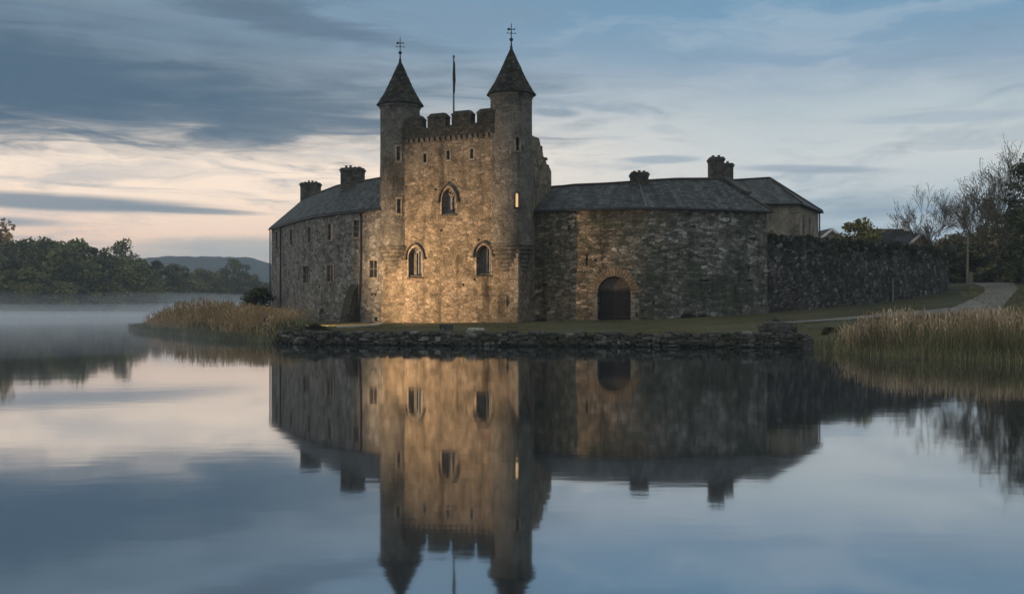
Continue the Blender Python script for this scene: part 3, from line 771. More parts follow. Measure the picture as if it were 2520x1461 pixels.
# flagpole on the wall-walk
px = on_line(FP(0, 1.6, 0), FP(1, 1.6, 0), 1116.5); fb = FP(px, 1.6, 12.15)
fp_ = empty('flagpole', fb, 'bare thin flagpole rising behind the battlements between the two turrets', 'flagpole')
b = MB(); b.lathe((fb.x, fb.y), [(0.10, 12.15), (0.10, 12.35), (0.065, 12.36), (0.05, 17.3), (0.06, 17.33), (0.085, 17.40), (0.06, 17.48), (0.01, 17.5)], 10); b.build('pole', M['pole'], fp_)
b = MB(); b.lathe((fb.x+0.03, fb.y-0.06), [(0.02, 15.0), (0.075, 15.2), (0.06, 15.5), (0.095, 15.9), (0.085, 16.4), (0.06, 16.9), (0.015, 17.1)], 8, 0.012, rng); b.build('furled_flag', M['flagcloth'], fp_)

# ------------------------------------------------------------------ the two ranges
def curve(P, n):
    P = [Vector((p[0], p[1])) for p in P]; Q = [P[0]*2-P[1]]+P+[P[-1]*2-P[-2]]; out = []
    for k in range(n):
        u = k/(n-1)*(len(P)-1); i = min(int(u), len(P)-2); t = u-i; a, b_, c, d = Q[i:i+4]
        out.append(((b_*2)+(c-a)*t+(a*2-b_*5+c*4-d)*t*t+(b_*3-a-c*3+d)*t*t*t)*0.5)
    return [tuple(p) for p in out]
def offset(P, d):
    """polyline P (2-D) moved d to its left, mitred"""
    out = []
    for i, p in enumerate(P):
        p = Vector((p[0], p[1])); dirs = []
        if i > 0: dirs.append((p-Vector(P[i-1][:2])).normalized())
        if i < len(P)-1: dirs.append((Vector(P[i+1][:2])-p).normalized())
        ns = [Vector((-q.y, q.x)) for q in dirs]
        n = sum(ns, Vector((0, 0))).normalized(); n = n/max(0.5, n.dot(ns[0]))
        out.append(p+n*d)
    return out
class Front:
    """a faceted front wall: finds the place on it that a photo column looks at"""
    def __init__(s, P): s.P = [Vector((p[0], p[1], 0)) for p in P]
    def at(s, x):
        for i, (p, q) in enumerate(zip(s.P[:-1], s.P[1:])):
            t = on_line(p, q, x)
            if -0.02 <= t <= 1.02 or i == len(s.P)-2 and t > 1 or i == 0 and t < 0:
                d = (q-p).normalized(); return p+(q-p)*t, d, Vector((d.y, -d.x, 0))     # point, along, outward
def rect_window(fr, cutter, parent, x, y0, y1, wpx, cols=1, rows=1, surround='dressed', wide=None):
    p, d, o = fr.at(x); z0, z1 = zat(y1, p.y), zat(y0, p.y)
    fs = abs(d.x*(-p.y)+d.y*p.x)/p.length      # foreshortening of this wall stretch
    wd = wide or 1.2*wpx*p.y/2400/max(0.35, fs)
    zc, h = (z0+z1)/2, (z1-z0)/2
    cutter.obox(p+Z*zc, d*(wd/2), o*0.30, Z*h)
    f = MB()
    for sg in (-1, 1): f.obox(p+d*sg*(wd/2+0.066)+Z*zc-o*0.05, d*0.065, o*0.075, Z*h)
    f.obox(p+Z*(z1+0.075)-o*0.05, d*(wd/2+0.13), o*0.078, Z*0.073); f.obox(p+Z*(z0-0.065)-o*0.03, d*(wd/2+0.15), o*0.11, Z*0.063)
    for k in range(1, cols): f.obox(p+d*(wd*(k/cols-0.5))+Z*zc-o*0.055, d*0.026, o*0.03, Z*h)
    for k in range(1, rows): f.obox(p+Z*(z0+(z1-z0)*k/rows)-o*0.06, d*(wd/2), o*0.025, Z*0.022)
    wn = f.build('window', M[surround], parent)
    g_ = MB(); g_.obox(p+Z*zc-o*0.10, d*(wd/2+0.01), o*0.012, Z*(h+0.01)); g_.build('glass', M['glass'], wn)
def gutter_pipe(parent, pts, name='downpipe', r=0.055, mat='iron'):
    b = MB(); b.tube(pts, r, 8)
    for q in pts[1:-1]: pass
    return b.build(name, M[mat], parent)

def roof_slab(front, ridge, back, zf, zr, zb, over=0.22, th=0.10, name='roof', parent=None):
    """two slopes of slate carried over a polyline of front eaves, ridge and back eaves; returns the roof"""
    b = MB(); rings = []
    for i in range(len(front)):
        f, r, k = Vector((*front[i], zf[i])), Vector((*ridge[i], zr[i])), Vector((*back[i], zb[i]))
        df = (f-r).normalized(); dk = (k-r).normalized()
        fo = f+df*over+Z*0.05; ko = k+dk*over+Z*0.05; ro = r+Z*0.05
        rings.append([fo, fo+Z*th, ro+Z*th, ko+Z*th, ko, ro])
    ls = (Vector(rings[0][1])-Vector(rings[0][2])).length
    b.loft(rings, True, [0, 0, ls, 2*ls, 2*ls, ls])
    ro = b.build(name, M['slate'], parent)
    rt = MB(); rt.tube([Vector(r[2])+Z*0.02 for r in rings], 0.09, 6); rt.build('ridge_tiles', M['darkstone'], ro)
    gt = MB(); gt.tube([Vector(r[0])+(Vector(r[0])-Vector(r[5])).normalized()*0.05 for r in rings], 0.065, 6); gt.build('gutter', M['iron'], ro)
    return ro
def chimney(parent, c, d, half_l, half_w, z0, z1, pots, seed=0):
    """stack with oversailing cap courses and pots; d is the long direction"""
    rg = random.Random(seed); d = Vector(d).normalized(); e = Vector((-d.y, d.x, 0)); c = Vector((c[0], c[1], 0))
    b = MB()
    b.obox(c+Z*(z0+z1-0.32)/2, d*half_l, e*half_w, Z*((z1-0.32-z0)/2))
    b.obox(c+Z*(z1-0.27), d*(half_l+0.025), e*(half_w+0.025), Z*0.048)
    b.obox(c+Z*(z1-0.16), d*(half_l+0.07), e*(half_w+0.07), Z*0.058)
    b.obox(c+Z*(z1-0.05), d*(half_l+0.0), e*(half_w+0.0), Z*0.05)
    st = b.build('chimney', M['chimney'], parent)
    for k in range(pots):
        p = c+d*((k+0.5)/pots*2-1)*half_l*0.85
        m = MB(); h = rg.uniform(0.08, 0.20)
        m.lathe(p, [(0.10, z1-0.02), (0.085, z1+h-0.05), (0.10, z1+h-0.04), (0.10, z1+h), (0.07, z1+h)], 10)
        m.build('chimney_pot', M['clay'], st)
    fl = MB(); fl.obox(c+Z*(z0+0.30), d*(half_l+0.03), e*(half_w+0.03), Z*0.10)
    return st

# left range
LA, LB, LC = (-19.15, 77.6), (-13.5, 66.9), (-8.05, 61.85)
LP = [LA, (-16.4, 72.2), LB, (-9.75, 62.95), LC]
LP = curve([LA, (-16.15, 71.7), LB, (-10.4, 63.6), LC], 9)
zf = [7.8+0.1*i/8 for i in range(9)]; NL = len(LP)
left = empty('left_range', (-13, 69, 0.6), 'long slate roofed grey stone range running back from the left turret', 'castle building')
rd = offset(LP, 2.5); bk = offset(LP, 5.0)
rgx = random.Random(14); zr = [10.05+rgx.uniform(-0.05, 0.05) for _ in range(NL)]
b = MB(); rings = []
for i in range(NL):
    rings.append([Vector((*LP[i], 0.15)), Vector((*LP[i], zf[i])), Vector((*rd[i], zr[i])), Vector((*bk[i], zf[i])), Vector((*bk[i], 0.15))])
b.loft(rings)
lw = b.build('wall', M['leftwing'], left)
LF = Front(LP); ct = MB()
for x, y0, y1, wp, c_, r_, sur in ((681, 571, 612, 6, 1, 2, 'dressed'), (717, 565, 602, 6, 1, 2, 'dressed'), (762, 559, 597, 8, 1, 2, 'dressed'), (813, 551, 590, 9, 1, 3, 'dressed'), (877, 542, 583, 11, 1, 3, 'dressed'),
                                   (753, 655, 695, 11, 2, 2, 'dressed'), (813, 653, 692, 12, 2, 2, 'dressed'), (919, 641, 682, 15, 2, 2, 'dressed')):
    rect_window(LF, ct, left, x, y0, y1, wp, c_, r_, sur)
for x, y, hw in ((776, 628, .10), (733, 646, .09), (718, 690, .06), (792, 729, .1), (915, 724, .08), (924, 724, .08), (925, 785, .14), (786, 706, .07)):
    p, d, o = LF.at(x); ct.obox(p+Z*zat(y, p.y), d*hw, o*0.3, Z*hw)
p, d, o = LF.at(793)      # low blocked arch at the foot
z0 = 0.2; ct.prism([p+o*0.3+d*a+Z*z for a, z in ((-0.45, z0), (-0.45, 1.15), (-0.3, 1.38), (0, 1.5), (0.3, 1.38), (0.45, 1.15), (0.45, z0))], -o*0.5)
cut(lw, ct)
rl = roof_slab(LP, rd, bk, zf, zr, zf, parent=left)
# gable coping at the far end
for (x, ya) in ((693, 0), (891, 1)):
    p, d, o = LF.at(x); q = p+o*0.10
    zt = 7.78
    if ya: gutter_pipe(left, [q+o*0.12+Z*zt-d*0.35, q+Z*(zt-0.12)-d*0.1, q+Z*(zt-0.45), q+Z*4.5, q+Z*2.5-d*0.10, q+Z*0.5-d*0.25], r=0.065)
    else: gutter_pipe(left, [q+o*0.1+Z*zt, q+Z*(zt-0.3), q+Z*4, q+Z*0.5], r=0.055)
gutter_pipe(left, [Vector((LA[0]-0.02, LA[1]-0.02, 7.7))+Vector((-0.08, 0.0, 0)), Vector((LA[0]-0.10, LA[1]-0.02, 4)), Vector((LA[0]-0.10, LA[1]-0.02, 0.5))], r=0.05)
# raking buttress
p, d, o = LF.at(872)
bt = MB(); hw = 0.55; zt = zat(700, p.y)
def bring(z, out, wl, wr): return [p+o*(-0.3)+d*(-wl)+Z*z, p+o*out+d*(-wl)+Z*z, p+o*out+d*wr+Z*z, p+o*(-0.3)+d*wr+Z*z]
bt.loft([bring(0.2, 1.05, 0.42, 0.34), bring(zt-0.5, 0.38, 0.34, 0.34), bring(zt, 0.03, 0.33, 0.34)])
tag(bt.build('buttress', M['parapet'], left), 'dark sloping buttress against the wall')
chm = lambda x0, x1, a, c: None
e1 = offset(LP, 2.5)
dA = (Vector(LB)-Vector(LA)).normalized()
pA = Vector(rd[0])+dA*0.55
chimney(left, ((762-1260)*78.2/2400, 78.6), (1, -0.25, 0), 0.72, 0.40, 9.2, zat(449, 78.4), 4, 1)
pC = Front(rd).at(868)[0]
chimney(left, (pC.x, pC.y), (1, -0.2, 0), 0.74, 0.42, 9.3, zat(414, pC.y), 4, 2)

# right range, bowed front
RP = [(0.9, 60.7), (3.7, 59.25), (8.0, 58.3), (12.7, 59.3), (15.85, 60.6)]
RP = curve(RP, 13); NR = len(RP)-3
right = empty('right_range', (8, 61.5, 0.9), 'low mossy stone range with bowed front and arched doorway right of the tower', 'castle building')
rd2 = offset(RP, 3.0); bk2 = offset(RP, 6.0)
b = MB(); rings = []
n_st = 26
def interp_poly(P, n):
    P = [Vector((p[0], p[1])) for p in P]; L = [0]
    for i in range(1, len(P)): L.append(L[-1]+(P[i]-P[i-1]).length)
    out = []
    for k in range(n):
        s_ = L[-1]*k/(n-1); i = max(j for j in range(len(P)-1) if L[j] <= s_+1e-9)
        out.append(P[i].lerp(P[i+1], (s_-L[i])/(L[i+1]-L[i])))
    return out
fr_pts = interp_poly(RP, n_st); bk_pts = interp_poly(bk2, n_st)
rg = random.Random(11)
for i in range(n_st):
    f, k = fr_pts[i], bk_pts[i]; ring = []
    o2 = (f-k).normalized()
    for z in (0.3, 0.9, 1.6, 2.4, 3.3, 4.2, 5.1, 6.0, 6.8, 7.5):
        bt_ = max(0, (2.6-z))*0.05+(rg.uniform(-0.035, 0.035) if z < 7 else 0)
        ring.append(Vector((f.x+o2.x*bt_, f.y+o2.y*bt_, z)))
    ring += [Vector((k.x, k.y, 7.5)), Vector((k.x, k.y, 0.3))]
    rings.append(ring)
b.loft(rings)
rw = b.build('wall', M['rightwing'], right)
RF = Front(RP); ct = MB()
pd, dd, do = RF.at(1511.5)
zb_, zs_, rad_ = 0.72, 2.47, 1.0
AR = [(-rad_, zb_)]+[(-rad_*math.cos(k*math.pi/16), zs_+rad_*math.sin(k*math.pi/16)) for k in range(17)]+[(rad_, zb_)]
ct.prism([pd+do*0.6+dd*a+Z*z for a, z in AR], -do*1.15)
for x, y, hw, hh in ((1402, 560, .10, .15), (1444, 640, .07, .35), (1608, 746, .09, .14), (1705, 558, .2, .07), (1725, 605, .14, .05), (1842, 662, .10, .18), (1853, 588, .22, .10), (1668, 626, .14, .05), (1733, 690, .3, .06), (1842, 690, .28, .06), (1355, 600, .12, .1), (1466, 640, .1, .08), (1340, 705, .1, .2)):
    p, d, o = RF.at(x); ct.obox(p+Z*zat(y, p.y), d*hw, o*0.22, Z*hh)
cut(rw, ct)
# door
rgd = random.Random(6)
dr = MB(); base = pd-do*0.42
for sg in (-1, 1): dr.obox(base+dd*sg*0.475+Z*1.62, dd*0.465, do*0.045, Z*0.98)
door = dr.build('door', M['door'], right)
tb = MB(); tp = [(-0.98, 2.72)]+[(-0.98*math.cos(k*math.pi/16), zs_+0.98*math.sin(k*math.pi/16)) for k in range(3, 14)]+[(0.98, 2.72)]
tp = [(-0.94, 2.74)]+[(0.98*math.cos(math.pi-k*math.pi/16), zs_+0.98*math.sin(k*math.pi/16)) for k in range(2, 15)]+[(0.94, 2.74)]
tb.prism([base+dd*a+Z*z for a, z in tp], -do*0.05)
tym = MB(); tym.v, tym.f = tb.v, tb.f
M['tymp'] = plain('tympanum_boards', (0.10,0.083,0.062,1), 0.8, 0, 0.5, 8)
tym.build('tympanum', M['tymp'], door)
tb = MB(); tb.obox(base+Z*2.66-do*0.01, dd*0.99, do*0.08, Z*0.06); tb.build('transom', M['darkstone'], door)
tb = MB()
for sg in (-1, 1):
    for zz in (1.05, 2.15):
        hg = MB(); hg.obox(base+dd*sg*0.62+Z*zz+do*0.05, dd*0.28, do*0.008, Z*0.03); hg.build('hinge', M['iron'], door)
tb.obox(base+dd*0.09+Z*1.6+do*0.06, dd*0.03, do*0.02, Z*0.07); tb.build('handle', M['iron'], door)
# arch stones and jambs
vs = MB(); nV = 21
for k in range(nV):
    a0, a1 = math.pi*k/nV+0.008, math.pi*(k+1)/nV-0.008; ro = 1.0+rgd.uniform(0.46, 0.66); ri = 1.004; pr = rgd.uniform(0.022, 0.05)
    q = [(ri*math.cos(a0), ri*math.sin(a0)), (ro*math.cos(a0), ro*math.sin(a0)), (ro*math.cos(a1), ro*math.sin(a1)), (ri*math.cos(a1), ri*math.sin(a1))]
    vs.prism([pd+do*(pr+0.06)+dd*a+Z*(zs_+z) for a, z in q], -do*0.42)
vs.build('arch_stones', M['voussoir'], right)
for sg in (-1, 1):
    jm = MB(); z = 0.75; k = 0
    while z < zs_-0.1:
        h = rgd.uniform(0.22, 0.34); L = 0.28 if k % 2 else 0.48
        jm.obox(pd+dd*sg*(1.004+L/2)+Z*(z+h/2)+do*(0.02-0.1+0.05), dd*(L/2), do*(0.16+rgd.uniform(0, .02)), Z*(h/2-0.012)); z += h; k += 1
    jm.build('jamb_stones', M['dressed'], right)
# roof: two slopes with a hip at the right end
RZ = np.interp(range(NR), [0, 6, NR-1], [9.25, 9.32, 9.66])
G = [Vector((*rd2[i], RZ[i])) for i in range(NR)]
rgx = random.Random(4)
for g_ in G[:-1]: g_.z += rgx.uniform(-0.05, 0.04)
G[-1] = S(1772, 445, 62.4); G[-1].z = 9.66; LE = len(RP)-1
E = []
fo = offset(RP, -0.2); bo = offset(RP, 6.2)
for i in range(LE+1): E.append(Vector((*fo[i], 7.46)))
E[LE] = E[LE]+Vector((0.25, 0.1, 0))
K = [Vector((*bo[i], 7.46)) for i in range(LE+1)]
b = MB(); th = Z*0.12
def rface(pts, u0):
    pts = [Vector(p) for p in pts]; d0 = (pts[1]-pts[0]).normalized(); n = (pts[1]-pts[0]).cross(pts[2]-pts[0]).normalized(); v0 = n.cross(d0)
    if v0.z < 0: v0 = -v0
    uv = [(u0+(p-pts[0]).dot(d0), (p-pts[0]).dot(v0)) for p in pts]
    b.add(pts, [tuple(range(len(pts)))], [uv])
for i in range(NR-1):
    rface([E[i]+th, E[i+1]+th, G[i+1]+th, G[i]+th], E[i].x)
    rface([K[i+1]+th, K[i]+th, G[i]+th, G[i+1]+th], K[i].x)
    b.add([E[i], E[i+1], E[i+1]+th, E[i]+th], [(0,1,2,3)]); b.add([K[i], K[i+1], K[i+1]+th, K[i]+th], [(0,3,2,1)])
    b.add([E[i], G[i], G[i+1], E[i+1]], [(0,1,2,3)]); b.add([K[i], K[i+1], G[i+1], G[i]], [(0,1,2,3)])
for i in range(NR-1, LE):
    rface([E[i]+th, E[i+1]+th, G[-1]+th], E[i].x); rface([K[i+1]+th, K[i]+th, G[-1]+th], 0)
    b.add([E[i], E[i+1], E[i+1]+th, E[i]+th], [(0,1,2,3)])
rface([E[LE]+th, K[LE]+th, G[-1]+th], 0); b.add([E[LE], K[LE], K[LE]+th, E[LE]+th], [(0,1,2,3)])
rr_ = b.build('roof', M['slate'], right, fix=False)
b = MB(); b.tube([g_+Z*0.14 for g_ in G], 0.09, 6); b.tube([G[-1]+Z*0.14, G[-1].lerp(E[LE], 0.5)+Z*0.10, E[LE]+Z*0.14], 0.09, 6); b.build('ridge_tiles', M['darkstone'], rr_)
b = MB(); b.tube([e_+Vector((0, -0.06, 0.02)) for e_ in E], 0.06, 6); b.build('gutter', M['iron'], rr_)
b = MB(); q0 = G[-1].lerp(E[LE], 0.06); q1 = G[-1].lerp(E[LE], 0.48)
b.bar(q0+Z*0.22+Vector((0.25, 0, 0)), q1+Z*0.22+Vector((0.2, 0, 0)), 0.26, 0.10, (0.15, -0.5, 0.85)); tag(b.build('coping', M['chimney'], rr_), 'pale raking gable coping')
p_, d_, o_ = RF.at(1591); lead = MB(); lead.bar(E[6]+Z*0.14, G[6]+Z*0.14, 0.05, 0.012, (0, -0.5, 0.85)); lead.build('valley_flashing', M['lead'], rr_)
pC = Front(rd2).at(1573)[0]
chimney(right, (pC.x, pC.y), (1, 0, 0), 0.53, 0.45, 8.3, zat(425, pC.y), 3, 3)

# house behind
house = empty('rear_house', (17.5, 70, 1.4), 'tan two storey house with hipped slate roof rising behind the dark courtyard wall', 'house')
H = [Vector((13.2, 65.7)), Vector((19.35, 65.7)), Vector((22.5, 71.6)), Vector((19.6, 75.5)), Vector((13.2, 75.5))]
b = MB(); b.prism([Vector((p.x, p.y, 0.8)) for p in H], Z*(8.5-0.8)); hw_ = b.build('wall', M['backhouse'], house)
ct = MB(); dh = (H[2]-H[1]).normalized().to_3d(); oh = Vector((dh.y, -dh.x, 0))
HF = Front([H[1], H[2]])
wins = []
for x, y0, y1 in ((1977, 530, 577), (1992, 536, 580)):
    p, d, o = HF.at(x); wd = 0.42; z0, z1 = zat(y1, p.y), zat(y0, p.y); ct.obox(p+Z*(z0+z1)/2, d*wd/2, o*0.22, Z*(z1-z0)/2); wins.append((p, d, o, z0, z1, wd))
cut(hw_, ct)
for p, d, o, z0, z1, wd in wins:
    f = MB()
    for sg in (-1, 1): f.obox(p+d*sg*(wd/2+0.05)+Z*(z0+z1)/2-o*0.04, d*0.048, o*0.06, Z*((z1-z0)/2))
    f.obox(p+Z*(z1+0.06)-o*0.04, d*(wd/2+0.1), o*0.062, Z*0.055); f.obox(p+Z*(z0-0.05)-o*0.02, d*(wd/2+0.1), o*0.09, Z*0.045)
    wn = f.build('window', M['dressed'], house); g_ = MB(); g_.obox(p+Z*(z0+z1)/2-o*0.17, d*wd/2, o*0.012, Z*(z1-z0)/2); g_.build('glass', M['glass'], wn)
qn = MB(); z = 4.5; k = 0
while z < 8.3:
    L = 0.7 if k % 2 else 0.42; qn.obox(Vector((H[1].x-L/2+0.02, H[1].y+0.1, z)), (L/2, 0, 0), (0, 0.125, 0), (0, 0, 0.15)); z += 0.32; k += 1
qn.build('quoins', M['dressed'], house)
zc_ = (H[0]+H[1]+H[2]+H[3]+H[4])/5
Ho = [p+(p-zc_).normalized()*0.32 for p in H]
ap1 = S(1894, 439, 70.2); ap0 = S(1780, 446, 69.6)
EV = [Vector((p.x, p.y, 8.42)) for p in Ho]
b = MB()
def rf(pts, u0=0): rface(pts, u0)
rf([EV[0]+th, EV[1]+th, ap1, ap0]); rf([EV[1]+th, EV[2]+th, ap1]); rf([EV[2]+th, EV[3]+th, ap1]); rf([EV[3]+th, EV[4]+th, ap0, ap1]); rf([EV[4]+th, EV[0]+th, ap0])
for i in range(5):
    j = (i+1) % 5; b.add([EV[i], EV[j], EV[j]+th, EV[i]+th], [(0,1,2,3)])
b.add(EV, [(4,3,2,1,0)])
hr = b.build('roof', M['slate'], house, fix=False)
b = MB(); b.tube([ap0+Z*0.03, ap1+Z*0.03], 0.09, 6); b.tube([ap1+Z*0.03, EV[2]+th+Z*0.03], 0.09, 6); b.tube([ap1+Z*0.03, EV[1]+th+Z*0.03], 0.06, 6); b.build('ridge_tiles', M['darkstone'], hr)
b = MB(); b.tube([EV[0]+Vector((0,-0.05,0.05)), EV[1]+Vector((0,-0.05,0.05)), EV[2]+Vector((0.05,0,0.05))], 0.06, 6); b.build('gutter', M['iron'], hr)
b = MB(); b.tube([Vector((H[2].x+0.07, H[2].y-0.05, 8.4)), Vector((H[2].x+0.07, H[2].y-0.05, 3.0))], 0.05, 8); b.build('downpipe', M['iron'], house)
chimney(house, ((1765-1260)*65.2/2400, 65.6), (1, 0.0, 0), 0.45, 0.5, 7.4, zat(386, 65.2), 2, 5)
chimney(house, ((1792-1260)*68/2400, 68.2), (1, 0.0, 0), 0.31, 0.45, 7.6, zat(402, 68.0), 1, 6)

# ------------------------------------------------------------------ courtyard wall
WP = [(15.6, 60.9), (18.6, 62.6), (22.0, 65.5), (25.6, 68.7), (29.0, 71.6), (32.2, 75.2), (34.6, 78.3), (36.4, 81.2), (37.3, 84.5), (36.8, 88.5)]
wp = interp_poly(WP, 90); wb = offset([tuple(p) for p in wp], 0.75)
ztop = lambda i: 6.16+0.02*math.sin(i*0.8) if i < 76 else 6.16-0.012*(i-76)**1.5
b = MB(); rings = []; rg = random.Random(21)
for i, (f, k) in enumerate(zip(wp, wb)):
    g0 = float(land_h(np.array([f.x]), np.array([f.y]))[0])-0.5; zt = ztop(i)+rg.uniform(-0.07, 0.07); ring = []
    o2 = (f-k).normalized()
    for j in range(15):
        a = j/14; z = g0+(zt-g0)*a; dz = rg.uniform(-0.07, 0.07)
        ring.append(Vector((f.x+o2.x*dz, f.y+o2.y*dz, z)))
    ring += [Vector((k.x, k.y, zt-rg.uniform(0, 0.1))), Vector((k.x, k.y, g0))]
    rings.append(ring)
b.loft(rings)
ywall = b.build('courtyard_wall', M['yardwall'], None, (26, 69, 1.8)); tag(ywall, 'high dark rubble courtyard wall curving away to the right', 'wall')
YF = Front([tuple(p) for p in wp])
rgi = np.random.default_rng(33); cs = []; rs = []
for k in range(150):
    i = int(rgi.integers(0, 89)); f = wp[i]; o2 = (wp[i]-wb[i]).normalized()
    dz = abs(rgi.normal())*0.55; r_ = rgi.uniform(0.14, 0.34)
    cs.append((f.x+o2.x*0.04-26, f.y+o2.y*0.04-69, ztop(i)-dz+0.03-1.8)); rs.append(r_)
V, F = leaf_cloud(cs, rs, 70, 0.055, rgi, 0.9)
np_mesh('ivy', V, F, M['weed'], ywall)
p, d, o = YF.at(2193); b = MB(); b.tube([p+o*0.13+Z*zat(684, p.y), p+o*0.13+Z*(gz(p.x, p.y)-0.1)], 0.07, 8)
b.build('drainpipe', M['boulderpale'], ywall)
p, d, o = YF.at(2128); b = MB(); b.obox(p+o*0.08+Z*zat(652, p.y), d*0.06, o*0.05, Z*0.28); b.build('pale_stone', M['boulderpale'], ywall)

# ------------------------------------------------------------------ quay, lawn stones, kerb
def rock(mb, c, hx_, hy_, hz_, rg, rough=0.16, box=0.6, yaw=0.0):
    n = 3; V = {}; F = []
    def vid(i, j, k):
        if (i, j, k) not in V:
            p = Vector((i/n*2-1, j/n*2-1, k/n*2-1)); sph = p.normalized(); q = p*box*0.92+sph*(1-box)*1.12
            q += Vector((rg.uniform(-1, 1), rg.uniform(-1, 1), rg.uniform(-1, 1)))*rough
            x, y = q.x*hx_, q.y*hy_
            V[(i, j, k)] = (len(V), (c[0]+x*math.cos(yaw)-y*math.sin(yaw), c[1]+x*math.sin(yaw)+y*math.cos(yaw), c[2]+q.z*hz_))
        return V[(i, j, k)][0]
    for a in range(n):
        for e in range(n):
            F += [(vid(a,e,0), vid(a,e+1,0), vid(a+1,e+1,0), vid(a+1,e,0)), (vid(a,e,n), vid(a+1,e,n), vid(a+1,e+1,n), vid(a,e+1,n)),
                  (vid(a,0,e), vid(a+1,0,e), vid(a+1,0,e+1), vid(a,0,e+1)), (vid(a,n,e), vid(a,n,e+1), vid(a+1,n,e+1), vid(a+1,n,e)),
                  (vid(0,a,e), vid(0,a,e+1), vid(0,a+1,e+1), vid(0,a+1,e)), (vid(n,a,e), vid(n,a+1,e), vid(n,a+1,e+1), vid(n,a,e+1))]
    mb.add([q[1] for q in sorted(V.values())], F)
rg = random.Random(5); q = MB()
QP = interp_poly([(-11.3, 46.9), (-9.8, 45.0), (-4, 43.9), (4, 42.6), (12.3, 41.7), (12.9, 42.4)], 400)
QL = sum((QP[i+1]-QP[i]).length for i in range(399))
def q_at(s_):
    f = max(0, min(398.999, s_/QL*399)); i = int(f); return QP[i].lerp(QP[i+1], f-i), (QP[i+1]-QP[i]).normalized()
for row, z0 in enumerate((-0.10, 0.01, 0.11, 0.21, 0.31, 0.41, 0.49)):
    s_ = rg.uniform(0, 0.3)
    while s_ < QL:
        L = rg.choice((0.14, 0.2, 0.26, 0.34, 0.5))*rg.uniform(0.8, 1.25); hz_ = rg.uniform(0.05, 0.085)
        if row == 6 and rg.random() < 0.35: s_ += L; continue
        p, d = q_at(s_+L/2); back = rg.uniform(-0.10, 0.12)+row*0.03
        rock(q, (p.x-d.y*back, p.y+d.x*back, z0+hz_+rg.uniform(-0.02, 0.02)), L/2*1.02, rg.uniform(0.16, 0.28), hz_*1.1, rg, 0.20, 0.6, math.atan2(d.y, d.x)+rg.uniform(-.25, .25))
        s_ += L*0.97
quay = q.build('quay_wall', M['quay'], None, (1.2, 43.3, 0), fix=False); tag(quay, 'low dry stone quay wall edging the lawn at the waterline', 'wall')

def boulder(name, x, Y, w_, d_, h_, label, seed, mat='boulder', cat='stone', group=None, box=0.55, rough=0.14, sink=0.08):
    X = (x-1260)*Y/2400; z = gz(X, Y); rg = random.Random(seed); b = MB()
    rock(b, (X, Y, z+h_/2-sink), w_/2, d_/2, h_/2+sink/2, rg, rough, box, rg.uniform(-.3, .3))
    o = b.build(name, M[mat], None, (X, Y, z), fix=False); tag(o, label, cat, group); return o
boulder('stone_block', 1098, 46.6, 0.62, 0.45, 0.36, 'dark squared stone block lying alone on the lawn below the tower', 31, cat='stone block', box=0.8, rough=0.07)
boulder('stone_slab', 1172, 47.6, 0.8, 0.5, 0.13, 'thin pale stone slab lying flat in the grass below the tower', 32, 'kerb', 'stone slab', box=0.85, rough=0.05, sink=0.04)
boulder('boulder', 1915, 42.9, 1.75, 0.9, 0.55, 'broad flat topped boulder at the right end of the quay', 33, box=0.35, rough=0.10)
# small cairn at the right end
X, Y = (1908-1260)*43.8/2400, 43.8; zg = gz(X, Y)
cairn = empty('stone_cairn', (X, Y, zg), 'small dark pointed cairn with a pale cap stone at the right end of the quay', 'cairn')
b = MB(); rg = random.Random(8)
for k in range(16):
    a = rg.uniform(0, 6.28); h = k/16*0.42; rr2 = 0.36*(1-k/19)
    rock(b, (X+math.cos(a)*rr2*0.6, Y+math.sin(a)*rr2*0.6, zg+0.06+h), 0.19, 0.17, 0.13, rg, 0.14, 0.5, a)
b.build('rubble', M['quay'], cairn, fix=False)
b = MB(); rock(b, (X-0.03, Y, zg+0.58), 0.13, 0.12, 0.12, rg, 0.12, 0.5); b.build('cap_stone', M['boulder'], cairn, fix=False)
for k, (x, Y, w_, h_, lb) in enumerate(((1962, 42.2, 0.8, 0.42, 'dark rounded rock just right of the broad flat boulder'), (1990, 41.6, 0.6, 0.32, 'second rock from the quay end in the row before the reeds'),
        (2013, 41.0, 0.7, 0.26, 'third and lowest rock from the quay end in the row before the reeds'), (2036, 40.2, 0.5, 0.26, 'small last rock touching the reeds beyond the quay end'))):
    X = (x-1260)*Y/2400; b = MB(); rg = random.Random(40+k); rock(b, (X, Y, 0.10), w_/2, w_*0.4, h_, rg, 0.13, 0.5, rg.uniform(-.4, .4))
    tag(b.build('shore_rock', M['boulder'], None, (X, Y, 0), fix=False), lb, 'rock', 'rocks at the end of the quay')
# pale kerb curving from the tower corner
kp = [gp(838, 806), gp(868, 805), gp(900, 803), gp(925, 801), gp(942, 798)]
kk = interp_poly(kp, 14); ko = offset([tuple(p) for p in kk], 0.28)
b = MB(); rings = []
for f, k in zip(kk, ko):
    z = float(land_h(np.array([f.x]), np.array([f.y]))[0])
    rings.append([Vector((f.x, f.y, z-0.1)), Vector((f.x, f.y, z+0.09)), Vector((k.x, k.y, z+0.09)), Vector((k.x, k.y, z-0.1))])
b.loft(rings); tag(b.build('kerb', M['kerb'], None, (kk[7].x, kk[7].y, 0.6)), 'pale curved stone kerb leading to the tower corner', 'kerb')

